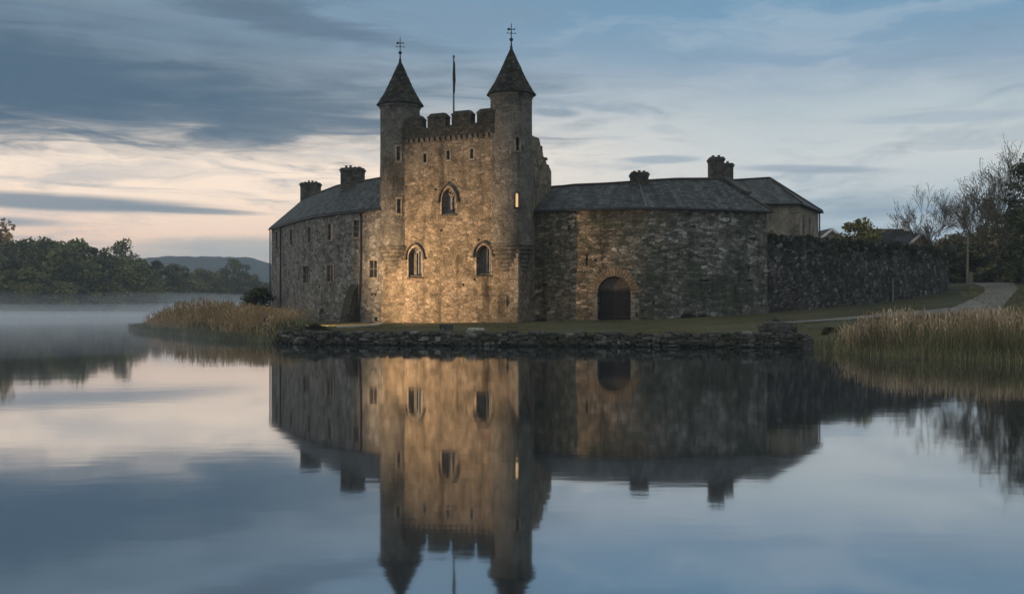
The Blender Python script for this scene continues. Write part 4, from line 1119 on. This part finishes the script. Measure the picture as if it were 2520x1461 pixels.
# ------------------------------------------------------------------ track
def strip(name, pairs, lift, nseg=10, nac=7):
    L = [gp(*a) for a, _ in pairs]; Rr = [gp(*c) for _, c in pairs]
    Li = interp_poly(L, len(pairs)*nseg); Ri = interp_poly(Rr, len(pairs)*nseg)
    V = []; rg = random.Random(2)
    for i, (a, c) in enumerate(zip(Li, Ri)):
        for k in range(nac+1):
            f = k/nac
            if k in (0, nac): f += rg.uniform(-0.03, 0.03)
            p = a.lerp(c, f)
            V.append((p.x, p.y))
    V = np.array(V); zz = ground_z(V[:, 0], V[:, 1])+lift
    n = len(Li); I = np.arange(n*(nac+1)).reshape(n, nac+1)
    F = np.stack([I[:-1, :-1], I[:-1, 1:], I[1:, 1:], I[1:, :-1]], -1).reshape(-1, 4)
    o = np_mesh(name, np.column_stack([V, zz]), F, M['road'], None, (0, 0, 0), True); tag(o, kind='structure')
strip('road', [((2388,697),(2494,695)), ((2421,708),(2503,712)), ((2423,719),(2492,727)), ((2397,735),(2478,742)), ((2368,749),(2468,755)), ((2345,757),(2478,765)), ((2338,764),(2512,775)), ((2350,773),(2560,800))], 0.05)
strip('path', [((1915,794),(1915,797.5)), ((2050,785),(2050,789)), ((2169,773),(2169,781)), ((2260,766),(2260,778)), ((2350,757),(2345,772))], 0.038)

# ------------------------------------------------------------------ vegetation
def limbs(rng, base, height, r0, levels, spread=0.55, first=0.35, kids=(2, 4), shrink=0.68, ups=0.25, nmax=2600):
    """recursive tapering branches; returns (list of polylines with radii, tips)"""
    out = []; tips = []
    def grow(p, d, L, r, lv):
        if len(out) > nmax: return
        n = 4 if lv > 1 else 3; pts = [Vector(p)]; rad = [r]
        q = Vector(p); dd = Vector(d)
        for k in range(n):
            dd = (dd+Vector((rng.normal()*0.13, rng.normal()*0.13, rng.normal()*0.08+ups*0.12))).normalized()
            q = q+dd*(L/n); pts.append(q.copy()); rad.append(max(0.016, r*(1-0.42*(k+1)/n)))
        out.append((pts, rad, lv))
        if lv == 0: tips.append(q.copy()); return
        nk = rng.integers(kids[0], kids[1]+1)
        for j in range(nk):
            i = n if j == 0 else rng.integers(1 if lv < levels else 2, n+1)
            ax = Vector((rng.normal(), rng.normal(), rng.normal()*0.5)); ax = (ax-dd*ax.dot(dd)).normalized()
            nd = (dd+ax*spread*(0.5 if j == 0 else rng.uniform(0.7, 1.6))+Vector((0, 0, ups*0.3))).normalized()
            grow(pts[i], nd, L*shrink*rng.uniform(0.75, 1.15), rad[i]*(0.8 if j == 0 else 0.6), lv-1)
    grow(base, Vector((rng.normal()*0.05, rng.normal()*0.05, 1)), height*first, r0, levels)
    return out, tips
def tubes(lims, minlv=-1):
    b = MB()
    for pts, rad, lv in lims: b.tube(pts, rad, 7 if lv >= 3 else 5 if lv == 2 else 3, cap=False)
    return b
proto = {}
def make_tree(key, seed, height, crown_r, n_cl, n_leaf, leaf, mat, bark='bark', z_lo=0.25, gap=0.0, levels=3, taper=0.35):
    """leafy tree: trunk with limbs plus clumped crown, as two meshes about the origin"""
    rng = np.random.default_rng(seed)
    ls, tips = limbs(rng, (0, 0, -0.3), height, height*0.022+0.08, levels, 0.6, 0.42, (3, 4), 0.66, 0.3, 260)
    tb_ = tubes(ls); me_t = bpy.data.meshes.new('trunk'); me_t.from_pydata(tb_.v, [], tb_.f); me_t.materials.append(M[bark]); me_t.update()
    cs = []; rs = []
    for i in range(n_cl):
        a = rng.uniform(0, 6.283); f = rng.random(); zz = z_lo+(1-z_lo)*f
        rr2 = crown_r*math.sqrt(max(0.05, 1-((f-taper)/(1-taper if f > taper else taper+0.15))**2))*(rng.random()**0.45)
        c_r = crown_r*rng.uniform(0.20, 0.40)
        cs.append((math.cos(a)*rr2*0.85, math.sin(a)*rr2*0.85, height*zz-c_r*0.5)); rs.append(c_r)
    V, F = leaf_cloud(cs, rs, n_leaf, leaf, rng)
    me_c = bpy.data.meshes.new('crown'); me_c.from_pydata(V.tolist(), [], F.tolist()); me_c.materials.append(M[mat]); me_c.update()
    proto[key] = (me_t, me_c)
def plant(key, name, X, Y, label, cat, group=None, sc_=1.0, rot=0.0, squash=1.0, sink=0.0, z=None, parts=('trunk', 'crown')):
    z0 = gz(X, Y) if z is None else z
    t = empty(name, (X, Y, max(z0, 0.05)-sink), label, cat, group); t.rotation_euler.z = rot; t.scale = (sc_, sc_, sc_*squash)
    for nm, me in zip(parts, proto[key]):
        o = bpy.data.objects.new(nm, me); col.objects.link(o); o.parent = t
    return t
make_tree('far_a', 1, 12, 5.0, 46, 150, 0.30, 'leaf', z_lo=0.12)
make_tree('far_b', 2, 12, 5.6, 50, 150, 0.30, 'leaf', z_lo=0.08)
make_tree('far_c', 3, 12, 4.4, 40, 150, 0.28, 'leafdark', z_lo=0.15)
make_tree('far_open', 4, 12, 4.2, 30, 60, 0.26, 'leafdark', z_lo=0.45, taper=0.55)
make_tree('far_gold', 5, 12, 4.6, 34, 80, 0.26, 'leafgold', z_lo=0.35)
make_tree('bush', 6, 5, 3.2, 34, 150, 0.20, 'leaf', z_lo=0.05, taper=0.1)
make_tree('bushdark', 7, 5, 3.2, 36, 160, 0.18, 'leafdark', z_lo=0.05, taper=0.1)
make_tree('bushbrown', 8, 5, 3.2, 34, 110, 0.17, 'leafbrown', z_lo=0.08, taper=0.15)
make_tree('tall_dark', 9, 17, 4.6, 80, 230, 0.17, 'leafdark', z_lo=0.06, taper=0.3)
make_tree('tall_brown', 19, 17, 5.6, 60, 120, 0.15, 'leafbrown', z_lo=0.06, taper=0.3)
rgt = random.Random(77)
def far_tree(k, key, x, Y, ytop, label, wide=1.0, group='trees along the far shore', base=12):
    X = (x-1260)*Y/2400; h = zat(ytop, Y)-max(gz(X, Y), 0.3); s_ = h/base*1.04
    t = plant(key, 'tree' if base == 12 else 'shrub', X, Y, label, 'tree' if base == 12 else 'shrub', group, s_*wide, rgt.uniform(0, 6.28), 1/wide)
FT = [('far_gold', 8, 200, 552, 'russet topped tree at the left edge of the photo', 1.0), ('far_b', 62, 188, 590, 'broad dark tree just right of the russet topped tree', 1.1),
      ('far_c', -30, 196, 578, 'tree cut by the left edge of the photo on the far shore', 1.2), ('far_a', 118, 192, 594, 'rounded tree second right of the russet one', 1.15),
      ('far_b', 172, 186, 592, 'tallest full crowned tree of the far left bank', 1.1), ('far_c', 226, 190, 612, 'dark tree between the tallest full crown and the lone open tree', 1.15),
      ('far_open', 306, 225, 594, 'lone open crowned tree standing above the far wood', 0.95), ('far_a', 275, 196, 630, 'tree in front of the lone open crowned tree', 1.35),
      ('far_b', 330, 215, 640, 'sloping edge tree right of the lone open crowned tree', 1.3), ('far_c', 385, 240, 646, 'low dark tree under the left end of the blue hill', 1.4),
      ('far_a', 432, 262, 655, 'low tree beneath the blue hill, left of its middle', 1.4), ('far_b', 492, 285, 664, 'hazy rounded tree below the middle of the blue hill', 1.4),
      ('far_open', 572, 285, 640, 'taller hazy tree standing out against the blue hill', 1.1), ('far_a', 545, 300, 670, 'hazy low tree left of the taller tree against the hill', 1.3),
      ('far_b', 618, 300, 678, 'hazy low tree right of the taller tree against the hill', 1.3), ('far_c', 668, 310, 694, 'last far tree beside the left range corner', 1.3)]
for k, (key, x, Y, yt, lb, wd) in enumerate(FT): far_tree(k, key, x, Y, yt, lb, wd)
SB_ = [(-10, 184, 690), (40, 181, 700), (95, 178, 695), (150, 180, 690), (205, 182, 702), (255, 186, 690), (300, 195, 700), (345, 208, 696), (392, 226, 704), (440, 246, 702), (490, 262, 706), (545, 275, 708), (600, 285, 706), (655, 292, 704), (320, 200, 672), (70, 184, 655), (190, 184, 650), (240, 190, 664), (130, 188, 648), (10, 186, 645), (370, 222, 680), (470, 260, 690)]
for k, (x, Y, yt) in enumerate(SB_):
    far_tree(k, ('bush', 'bushdark', 'bush')[k % 3], x, Y, yt, 'dark rounded bush in the misty belt along the far left shore', 1.35, 'bushes along the far shore', 5)

# dense dark bush by the left range
plant('bushdark', 'shrub', (634-1260)*74/2400, 74.5, 'dark dense bush against the far corner of the left range', 'shrub', None, 0.55, 0.4, 0.85)
# shrubs and weeds at the foot of walls
make_tree('lowshrub', 10, 0.62, 0.95, 30, 110, 0.055, 'weed', z_lo=0.0, taper=0.02, levels=1)
for x, Y, s_, lb in ((781, 47.0, 0.85, 'dark low shrub on the lawn left of the tower'), (762, 46.2, 0.5, 'small dark tuft at the left end of the quay wall'),
                     (1690, 58.7, 0.8, 'dark weedy clump at the foot of the wall right of the doorway'), (1735, 59.0, 0.55, 'smaller weed clump right of the weedy clump at the wall foot'),
                     (1330, 59.3, 0.6, 'weeds in the corner between tower and right range'), (2040, 44, 0.6, 'green tuft at the left edge of the right reed bed')):
    X = (x-1260)*Y/2400
    plant('lowshrub', 'shrub', X, Y, lb, 'shrub', None, s_, rgt.uniform(0, 6), 0.8, 0.10)

# right-hand trees
def bare_tree(name, X, Y, height, seed, levels, label, leafmat=None, n_leaf=3, spread=0.55, bark='barkpale', r0=0.28, first=0.30, leaf=0.07, lean=None, kids=(3, 4), shrink=0.70):
    rng = np.random.default_rng(seed)
    z = gz(X, Y); t = empty(name, (X, Y, z), label, 'tree')
    ls, tips = limbs(rng, (0, 0, -0.3), height, r0, levels, spread, first, kids, shrink, 0.42, 14000)
    top = float(np.percentile([p.z for p in tips], 97)); f = height/top
    big = [([p*f for p in pts], rad, lv) for pts, rad, lv in ls]
    for nm, sel in (('trunk', lambda lv: lv >= levels-1), ('branches', lambda lv: lv < levels-1)):
        tb_ = tubes([l for l in big if sel(l[2])]); me = bpy.data.meshes.new(nm); me.from_pydata(tb_.v, [], tb_.f); me.update()
        link_mesh(nm, me, M[bark], t)
    if leafmat:
        T_ = np.array([tuple(p*f) for p in tips]); V, F = leaf_cloud(T_, [0.35]*len(T_), n_leaf, leaf, rng)
        np_mesh('crown', V, F, M[leafmat], t)
    return t
def XY(x, Y): return ((x-1260)*Y/2400, Y)
X, Y = XY(2452, 93); bare_tree('tree', X, Y, zat(388, Y)-gz(X, Y), 14, 6, 'tall half bare tree with pale trunk and sparse twigs by the bend of the road', 'leafbrown', 2, 0.66, 'barkpale', 0.22, 0.25, 0.06, None, (3, 4), 0.76)
X, Y = XY(2288, 108); bare_tree('tree', X, Y, zat(480, Y)-gz(X, Y), 23, 6, 'bare bushy headed tree rising behind the end of the courtyard wall', 'leafbrown', 1, 0.72, 'bark', 0.14, 0.25, 0.06, None, (3, 4), 0.78)
X, Y = XY(2385, 112); bare_tree('tree', X, Y, zat(475, Y)-gz(X, Y), 31, 5, 'slender brownish bare tree between the two larger bare trees', 'leafbrown', 4, 0.5, 'bark', 0.2, 0.3, 0.07)
X, Y = XY(2562, 84); plant('tall_dark', 'tree', X, Y, 'tall dark leafy tree cut by the right edge of the photo', 'tree', None, (zat(362, Y)-gz(X, Y))/16.5, 0.5)
X, Y = XY(2508, 108); plant('tall_brown', 'tree', X, Y, 'mid height brown green tree behind the tall half bare tree', 'tree', None, (zat(505, Y)-gz(X, Y))/16.5, 2.5)
X, Y = XY(2110, 92); plant('far_a', 'tree', X, Y, 'small round green tree peeping over the courtyard wall', 'tree', None, 0.55, 0.3, (zat(542, Y)-gz(X, Y))/12/0.55)
for k, (key, x, Y, yt, s_, lb) in enumerate((('bushbrown', 2348, 104, 572, 1.0, 'brownish thicket behind the bend of the courtyard wall'), ('bushdark', 2372, 100, 600, 1.0, 'dark thicket left of the wooden pole'),
        ('bush', 2425, 99, 610, 1.1, 'dark thicket just right of the wooden pole'), ('bushbrown', 2470, 104, 545, 1.5, 'tall brown thicket behind the tall half bare tree'), ('bushdark', 2475, 97, 640, 1.0, 'low dark thicket right of the road end'),
        ('bush', 2525, 92, 590, 1.3, 'green thicket at the right edge by the road'), ('bushbrown', 2410, 110, 560, 1.5, 'thicket far behind the wooden pole'), ('bushdark', 2350, 95, 650, 0.8, 'low dark scrub against the wall end'), ('bushdark', 2440, 95, 662, 0.7, 'low dark undergrowth at the foot of the pale trunk'))):
    X, Y = XY(x, Y); h = zat(yt, Y)-gz(X, Y); plant(key, 'thicket', X, Y, lb, 'thicket', 'undergrowth by the road', s_, rgt.uniform(0, 6), h/5/s_)
X, Y = XY(2480, 130); plant('far_a', 'tree', X, Y, 'green tree filling the gap behind the roadside thickets', 'tree', None, 1.0, 0.3, 0.7)
X, Y = XY(2350, 135); plant('far_c', 'tree', X, Y, 'dark rounded tree behind the wall end, left of the pole', 'tree', None, 0.8, 0.3, 0.6)
# pole
X, Y = XY(2381, 88); z = gz(X, Y)
up = empty('utility_pole', (X, Y, z), 'slim wooden pole with a pale box at its foot by the road bend', 'pole')
b = MB(); zt = zat(580, Y); b.tube([(X, Y, z-0.2), (X+0.02, Y, (z+zt)/2), (X+0.05, Y, zt)], [0.12, 0.10, 0.08], 10); b.build('pole', M['wood'], up)
b = MB(); b.obox((X+0.22, Y-0.12, z+0.55), (0.17, 0, 0), (0, 0.13, 0), (0, 0, 0.55)); b.obox((X+0.22, Y-0.12, z+1.13), (0.20, 0, 0), (0, 0.16, 0), (0, 0, 0.03)); b.build('cabinet', M['wood'], up)

# cottages beyond the wall
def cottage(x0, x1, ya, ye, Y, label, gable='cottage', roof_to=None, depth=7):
    z0 = gz((x0+x1)/2-1260, Y) if False else gz(((x0+x1)/2-1260)*Y/2400, Y)
    xa, xb = (x0-1260)*Y/2400, (x1-1260)*Y/2400; zp, ze = zat(ya, Y), zat(ye, Y); xm = (xa+xb)/2
    t = empty('cottage', (xm, Y+depth/2, z0), label, 'house')
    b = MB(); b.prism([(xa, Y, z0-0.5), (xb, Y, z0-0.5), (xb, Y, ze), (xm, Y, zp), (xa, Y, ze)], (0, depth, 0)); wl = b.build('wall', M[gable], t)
    r = MB(); sl = (zp-ze)/(xm-xa)
    for sg in (-1, 1):
        e = Vector((xm+sg*(xm-xa+0.4), Y-0.3, ze-0.4*sl+0.1)); a = Vector((xm, Y-0.3, zp+0.1))
        r.prism([e, a, a+Z*0.12, e+Z*0.12], (0, depth+0.6, 0))
    rf_ = r.build('roof', M['slate'], t)
    r = MB()
    for sg in (-1, 1):
        r.bar((xm, Y-0.34, zp+0.08), (xm+sg*(xm-xa+0.4), Y-0.34, ze-0.4*sl+0.08), 0.13, 0.04, (0, 1, 0))
    r.build('bargeboards', M['bargeboard'], rf_)
    return t, z0
cottage(2018, 2074, 566, 588, 112, 'distant cottage with a grey brown gable just right of the rear house', 'backhouse', depth=4)
t, z0 = cottage(2232, 2300, 577, 604, 108, 'distant cottage with an orange glow painted into its brick gable beyond the wall end')
# its long slate wing
Y = 113; xa, xb = (2140-1260)*Y/2400, (2268-1260)*Y/2400; zr_, ze_ = zat(566, Y+3), zat(610, Y)
b = MB(); b.prism([(xa, Y+0.3, z0-0.5), (xa, Y+5.7, z0-0.5), (xa, Y+5.7, ze_), (xa, Y+3, zr_-0.15), (xa, Y+0.3, ze_)], (xb-xa, 0, 0)); b.build('side_wall', M['backhouse'], t)
b = MB(); b.prism([(xa-0.2, Y, ze_-0.1), (xa-0.2, Y+3, zr_), (xa-0.2, Y+6, ze_-0.1), (xa-0.2, Y+6, ze_+0.05), (xa-0.2, Y+3, zr_+0.15), (xa-0.2, Y, ze_+0.05)], (xb-xa+0.2, 0, 0)); b.build('side_roof', M['slate'], t)
b = MB(); b.obox((xb-0.6, Y+3, zr_+0.3), (0.35, 0, 0), (0, 0.35, 0), (0, 0, 0.7)); b.obox((xb-0.6, Y+3, zr_+1.02), (0.42, 0, 0), (0, 0.42, 0), (0, 0, 0.06)); b.build('chimney', M['bargeboard'], t)

# reeds, sedge and lawn
def in_poly(X, Y, P):
    ins = np.zeros(X.shape, bool); P = np.array(P)
    for (ax, ay), (bx, by) in zip(P, np.roll(P, -1, axis=0)):
        if ay != by: ins ^= ((ay > Y) != (by > Y)) & (X < (bx-ax)*(Y-ay)/(by-ay)+ax)
    return ins
def scatter(poly, n, rng):
    P = np.array(poly); lo, hi = P.min(0), P.max(0); X = []; Y = []
    while sum(len(a) for a in X) < n:
        x = rng.uniform(lo[0], hi[0], n); y = rng.uniform(lo[1], hi[1], n); m = in_poly(x, y, poly); X.append(x[m]); Y.append(y[m])
    return np.concatenate(X)[:n], np.concatenate(Y)[:n]
def blades(X, Y, z, h, w, lean, rng, plume=0.0):
    """bent tapering ribbons; optional seed plume near the top"""
    n = len(X); a = rng.uniform(0, 6.283, n); yaw = rng.uniform(-0.9, 0.9, n)
    L = (rng.random(n)**1.5*lean*h)
    bx, by = np.cos(a)*L, np.sin(a)*L*0.6
    wx, wy = np.cos(yaw)*w/2, np.sin(yaw)*w/2
    rows = []
    fr = [(0, 1.0, 0), (0.55, 0.85, 0.3), (0.86, 0.6 if not plume else 0.7, 0.75), (1.0, 0.08, 1.0)]
    if plume: fr = [(0, 0.8, 0), (0.5, 0.7, 0.28), (0.80, 0.6, 0.62), (0.88, plume, 0.76), (0.95, plume*0.8, 0.9), (1.0, 0.15, 1.05)]
    for f, ws, bf in fr:
        cx, cy, cz = X+bx*bf, Y+by*bf, z+h*f-(L*bf)**2*0.25/np.maximum(h, .1)
        rows.append(np.stack([np.stack([cx-wx*ws, cy-wy*ws, cz], -1), np.stack([cx+wx*ws, cy+wy*ws, cz], -1)], 1))
    k = len(fr); V = np.stack(rows, 1).reshape(n, 2*k, 3)
    base = (np.arange(n)*2*k)[:, None]
    F = np.concatenate([np.stack([base[:, 0]+2*i, base[:, 0]+2*i+1, base[:, 0]+2*i+3, base[:, 0]+2*i+2], -1) for i in range(k-1)], 0)
    return V.reshape(-1, 3), F
def vnoise(X, Y, s, seed):
    r = np.random.default_rng(seed); out = np.zeros(X.shape)
    for k in range(5):
        a, b_, c_ = r.uniform(-1, 1, 3); out += np.sin(X*s*(1+k*0.6)*a*2+Y*s*(1+k*0.5)*b_*2+c_*9)
    return out/5
rng = np.random.default_rng(12)
RB = [(13.2,41.0), (15.5,42.5), (21,42.5), (30,39.5), (36,33), (36,22), (24,27.6), (19,29.6), (16,31.1), (13.3,34.2), (11.8,37.6), (12.4,40.2)]
def lamp_clear(X, Y):        # the beds are kept trimmed in front of the floodlight
    return ~((X > -14.3) & (Y > 52.3) & (np.abs((X+13.5)*0.57-(Y-53.3)*0.82) < 1.6+0.6*np.hypot(X+13.5, Y-53.3)))
def bed(name, poly, n, h0, h1, w0, mat, label, seed, plume, lean=0.35, keep=None, zoff=0.0, kind='stuff', hf=None):
    rng = np.random.default_rng(seed); X, Y = scatter(poly, n, rng)
    if keep is not None: m = keep(X, Y, rng); X, Y = X[m], Y[m]
    z = np.maximum(ground_z(X, Y), -0.25)-0.03+zoff
    h = rng.uniform(h0, h1, len(X))*(1+0.16*vnoise(X, Y, 0.55, seed+1)); w = rng.uniform(0.6, 1.3, len(X))*w0
    if hf is not None: h = h*hf(X, Y)
    V, F = blades(X, Y, z, h, w, lean, rng, plume)
    o = np_mesh(name, V, F, M[mat], None, (0, 0, 0)); tag(o, label, 'reeds' if 'reed' in name else 'grass', None, kind); return o
bed('reeds', [(12.9,38.2), (13.3,40.4), (18,41.0), (24,39.4), (32,35.5), (34,28.5), (24,31.8), (19.2,33.8), (16.4,35.2)], 9000, 0.50, 1.25, 0.022, 'reed', 'tan dry reeds standing in the right hand bed by the water', 51, 2.0, 0.55,
    lambda X, Y, r: r.random(len(X)) < 0.55+0.75*vnoise(X, Y, 0.5, 9))
bed('sedge', RB, 28000, 0.32, 0.80, 0.022, 'sedge', 'green sedge fringing the right hand reed bed at the waterline', 52, 0, 0.8)
bed('reeds', [(-10.5,47.6), (-11.6,47.0), (-14.5,50.2), (-19,57), (-23.5,63.5), (-28,73.5), (-30.5,80), (-28,86), (-24.5,88), (-21,79), (-19.6,77), (-14.2,66.5), (-12,63.5), (-11.5,54)], 9000, 1.0, 1.8, 0.024, 'reedbrown', 'brown dry reeds on the left spit before the misty water', 53, 2.2, 0.6,
    lambda X, Y, r: (r.random(len(X)) < 0.7+0.6*vnoise(X, Y, 0.4, 19)) & ((X < -13.9) | (Y < 52) | (r.random(len(X)) < 0.2)) & lamp_clear(X, Y) & ((X < -13.2) | (Y < 52.3) | (Y > 66)), 0.0, 'stuff', lambda X, Y: np.interp(Y, [46, 49, 53, 57, 65, 72, 78, 84], [0.5, 0.8, 0.85, 1.0, 0.98, 0.6, 0.35, 0.25])*np.interp(X+0.27*Y, [-9.5, -7.0, -3, -0.5, 3], [0.55, 0.9, 1.0, 0.8, 0.6]))
bed('sedge', [(-10.2,46.8), (-11.6,46.2), (-14.8,49.4), (-19.3,56), (-24.3,63), (-28.3,72), (-27,72), (-22.5,64), (-17.5,57), (-13.5,51), (-10.5,50)], 12000, 0.3, 0.75, 0.024, 'sedge', 'dull green sedge in front of the left reeds', 54, 0, 0.8, lambda X, Y, r: lamp_clear(X, Y))
bed('lawn_grass', [(-10,45.8), (-4,44.4), (4,43.2), (12,42.4), (15.6,45), (22,48), (28,56), (31,72), (24,66), (16,59.8), (8,57.8), (3,58.5), (0.5,57.6), (-8,61.3), (-13,65), (-14,58), (-11.5,50)], 60000, 0.03, 0.085, 0.018, 'lawnblade', 'short mown grass on the lawn before the castle', 55, 0, 0.8, lambda X, Y, r: r.random(len(X)) < 0.62+0.7*vnoise(X, Y, 0.7, 61))
bed('lawn_grass', [(15.6,45.5), (22,48), (28,56), (34,74), (39,84), (44,84), (38,70), (34,58), (40,46), (33,42.5), (24,46)], 24000, 0.05, 0.16, 0.022, 'sedge', 'rough darker grass beside the track below the courtyard wall', 56, 0, 0.8)
bed('shore_grass', [(-9.9,45.6), (-4,44.35), (4,43.1), (12.4,42.2), (12.2,42.0), (4,42.85), (-4,44.1), (-9.8,45.3)], 5000, 0.05, 0.24, 0.018, 'sedge', 'ragged grass tufts along the top of the quay wall', 57, 0, 0.9,
    lambda X, Y, r: r.random(len(X)) < 0.4+0.9*vnoise(X, Y, 1.2, 29), 0.02)

# ------------------------------------------------------------------ floodlight hidden behind the lawn shrub
L0 = Vector((-13.5, 53.3, 0)); L0.z = max(gz(L0.x, L0.y), 0.05)
fl = empty('floodlight', L0, 'small black floodlight on a short post among the left reeds, aimed at the tower', 'floodlight')
aim = Vector((-4.8, 60.3, 4.6)); hd = L0+Z*0.44; fw = (aim-hd).normalized(); rt = fw.cross(Z).normalized(); upv = rt.cross(fw)
b = MB(); b.obox(hd-fw*0.06, rt*0.12, fw*0.06, upv*0.10)
b.obox(hd+upv*0.105+fw*0.05, rt*0.12, fw*0.05, upv*0.005)
b.build('housing', M['fitting'], fl)
b = MB(); b.tube([L0-Z*0.05, L0+Z*0.36], 0.025, 8); b.obox(L0+Z*0.02, (0.14, 0, 0), (0, 0.14, 0), (0, 0, 0.02)); b.build('stand', M['fitting'], fl)
ld = bpy.data.lights.new('lamp_beam', 'SPOT'); ld.energy = 18000; ld.color = (1.0, 0.645, 0.36); ld.spot_size = R(70); ld.spot_blend = 1.0; ld.shadow_soft_size = 0.04
lo = bpy.data.objects.new('lamp_beam', ld); col.objects.link(lo); lo.parent = fl; lo.location = hd+fw*0.06-L0
lo.rotation_euler = (-fw).to_track_quat('Z', 'Y').to_euler()

# ------------------------------------------------------------------ haze over the lake
def volume_mat(name, dens, colr):
    m = bpy.data.materials.new(name); m.use_nodes = True; t = NT(m.node_tree); t.n.clear()
    v = t.node('ShaderNodeVolumePrincipled'); v.inputs['Density'].default_value = dens; v.inputs['Color'].default_value = colr
    v.inputs['Anisotropy'].default_value = 0.2
    o = t.node('ShaderNodeOutputMaterial'); t.l.new(v.outputs[0], o.inputs['Volume']); return m
b = MB(); b.box(-950, -90, -2, 420, 1090, 45)
mb_ = MB(); prm = []
hz = b.build('haze', volume_mat('haze_air', 0.00038, (0.84,0.93,1.0,1)), None, (0, 0, 0)); tag(hz, kind='stuff')

# thin mist lying on the far water
def mist(cx, cy, rx, ry, hh, dens, name='mist'):
    b = MB(); n, m = 40, 8; V = []; F = []
    for j in range(m+1):
        f = j/m; r = math.sin(f*math.pi/2); z = 0.03+hh*math.cos(f*math.pi/2)
        for k in range(n): V.append((cx+rx*r*math.cos(2*math.pi*k/n), cy+ry*r*math.sin(2*math.pi*k/n), z))
    for j in range(1, m):
        for k in range(n): F.append((j*n+k, j*n+(k+1) % n, (j+1)*n+(k+1) % n, (j+1)*n+k))
    V = V[n:]; F = [tuple(i-n for i in f) for f in F]
    F.append(tuple(range(n))); F.append(tuple(reversed(range((m-1)*n, m*n))))
    b.add(V, F); o = b.build(name, volume_mat('mist_air', dens, (0.95,0.97,1.0,1)), None, (cx, cy, 0)); tag(o, kind='stuff')
mist(-95, 185, 92, 100, 1.55, 0.0042)
mist(-50, 77, 48, 54, 1.05, 0.0070)
mist(-112, 200, 100, 56, 4.2, 0.0046)
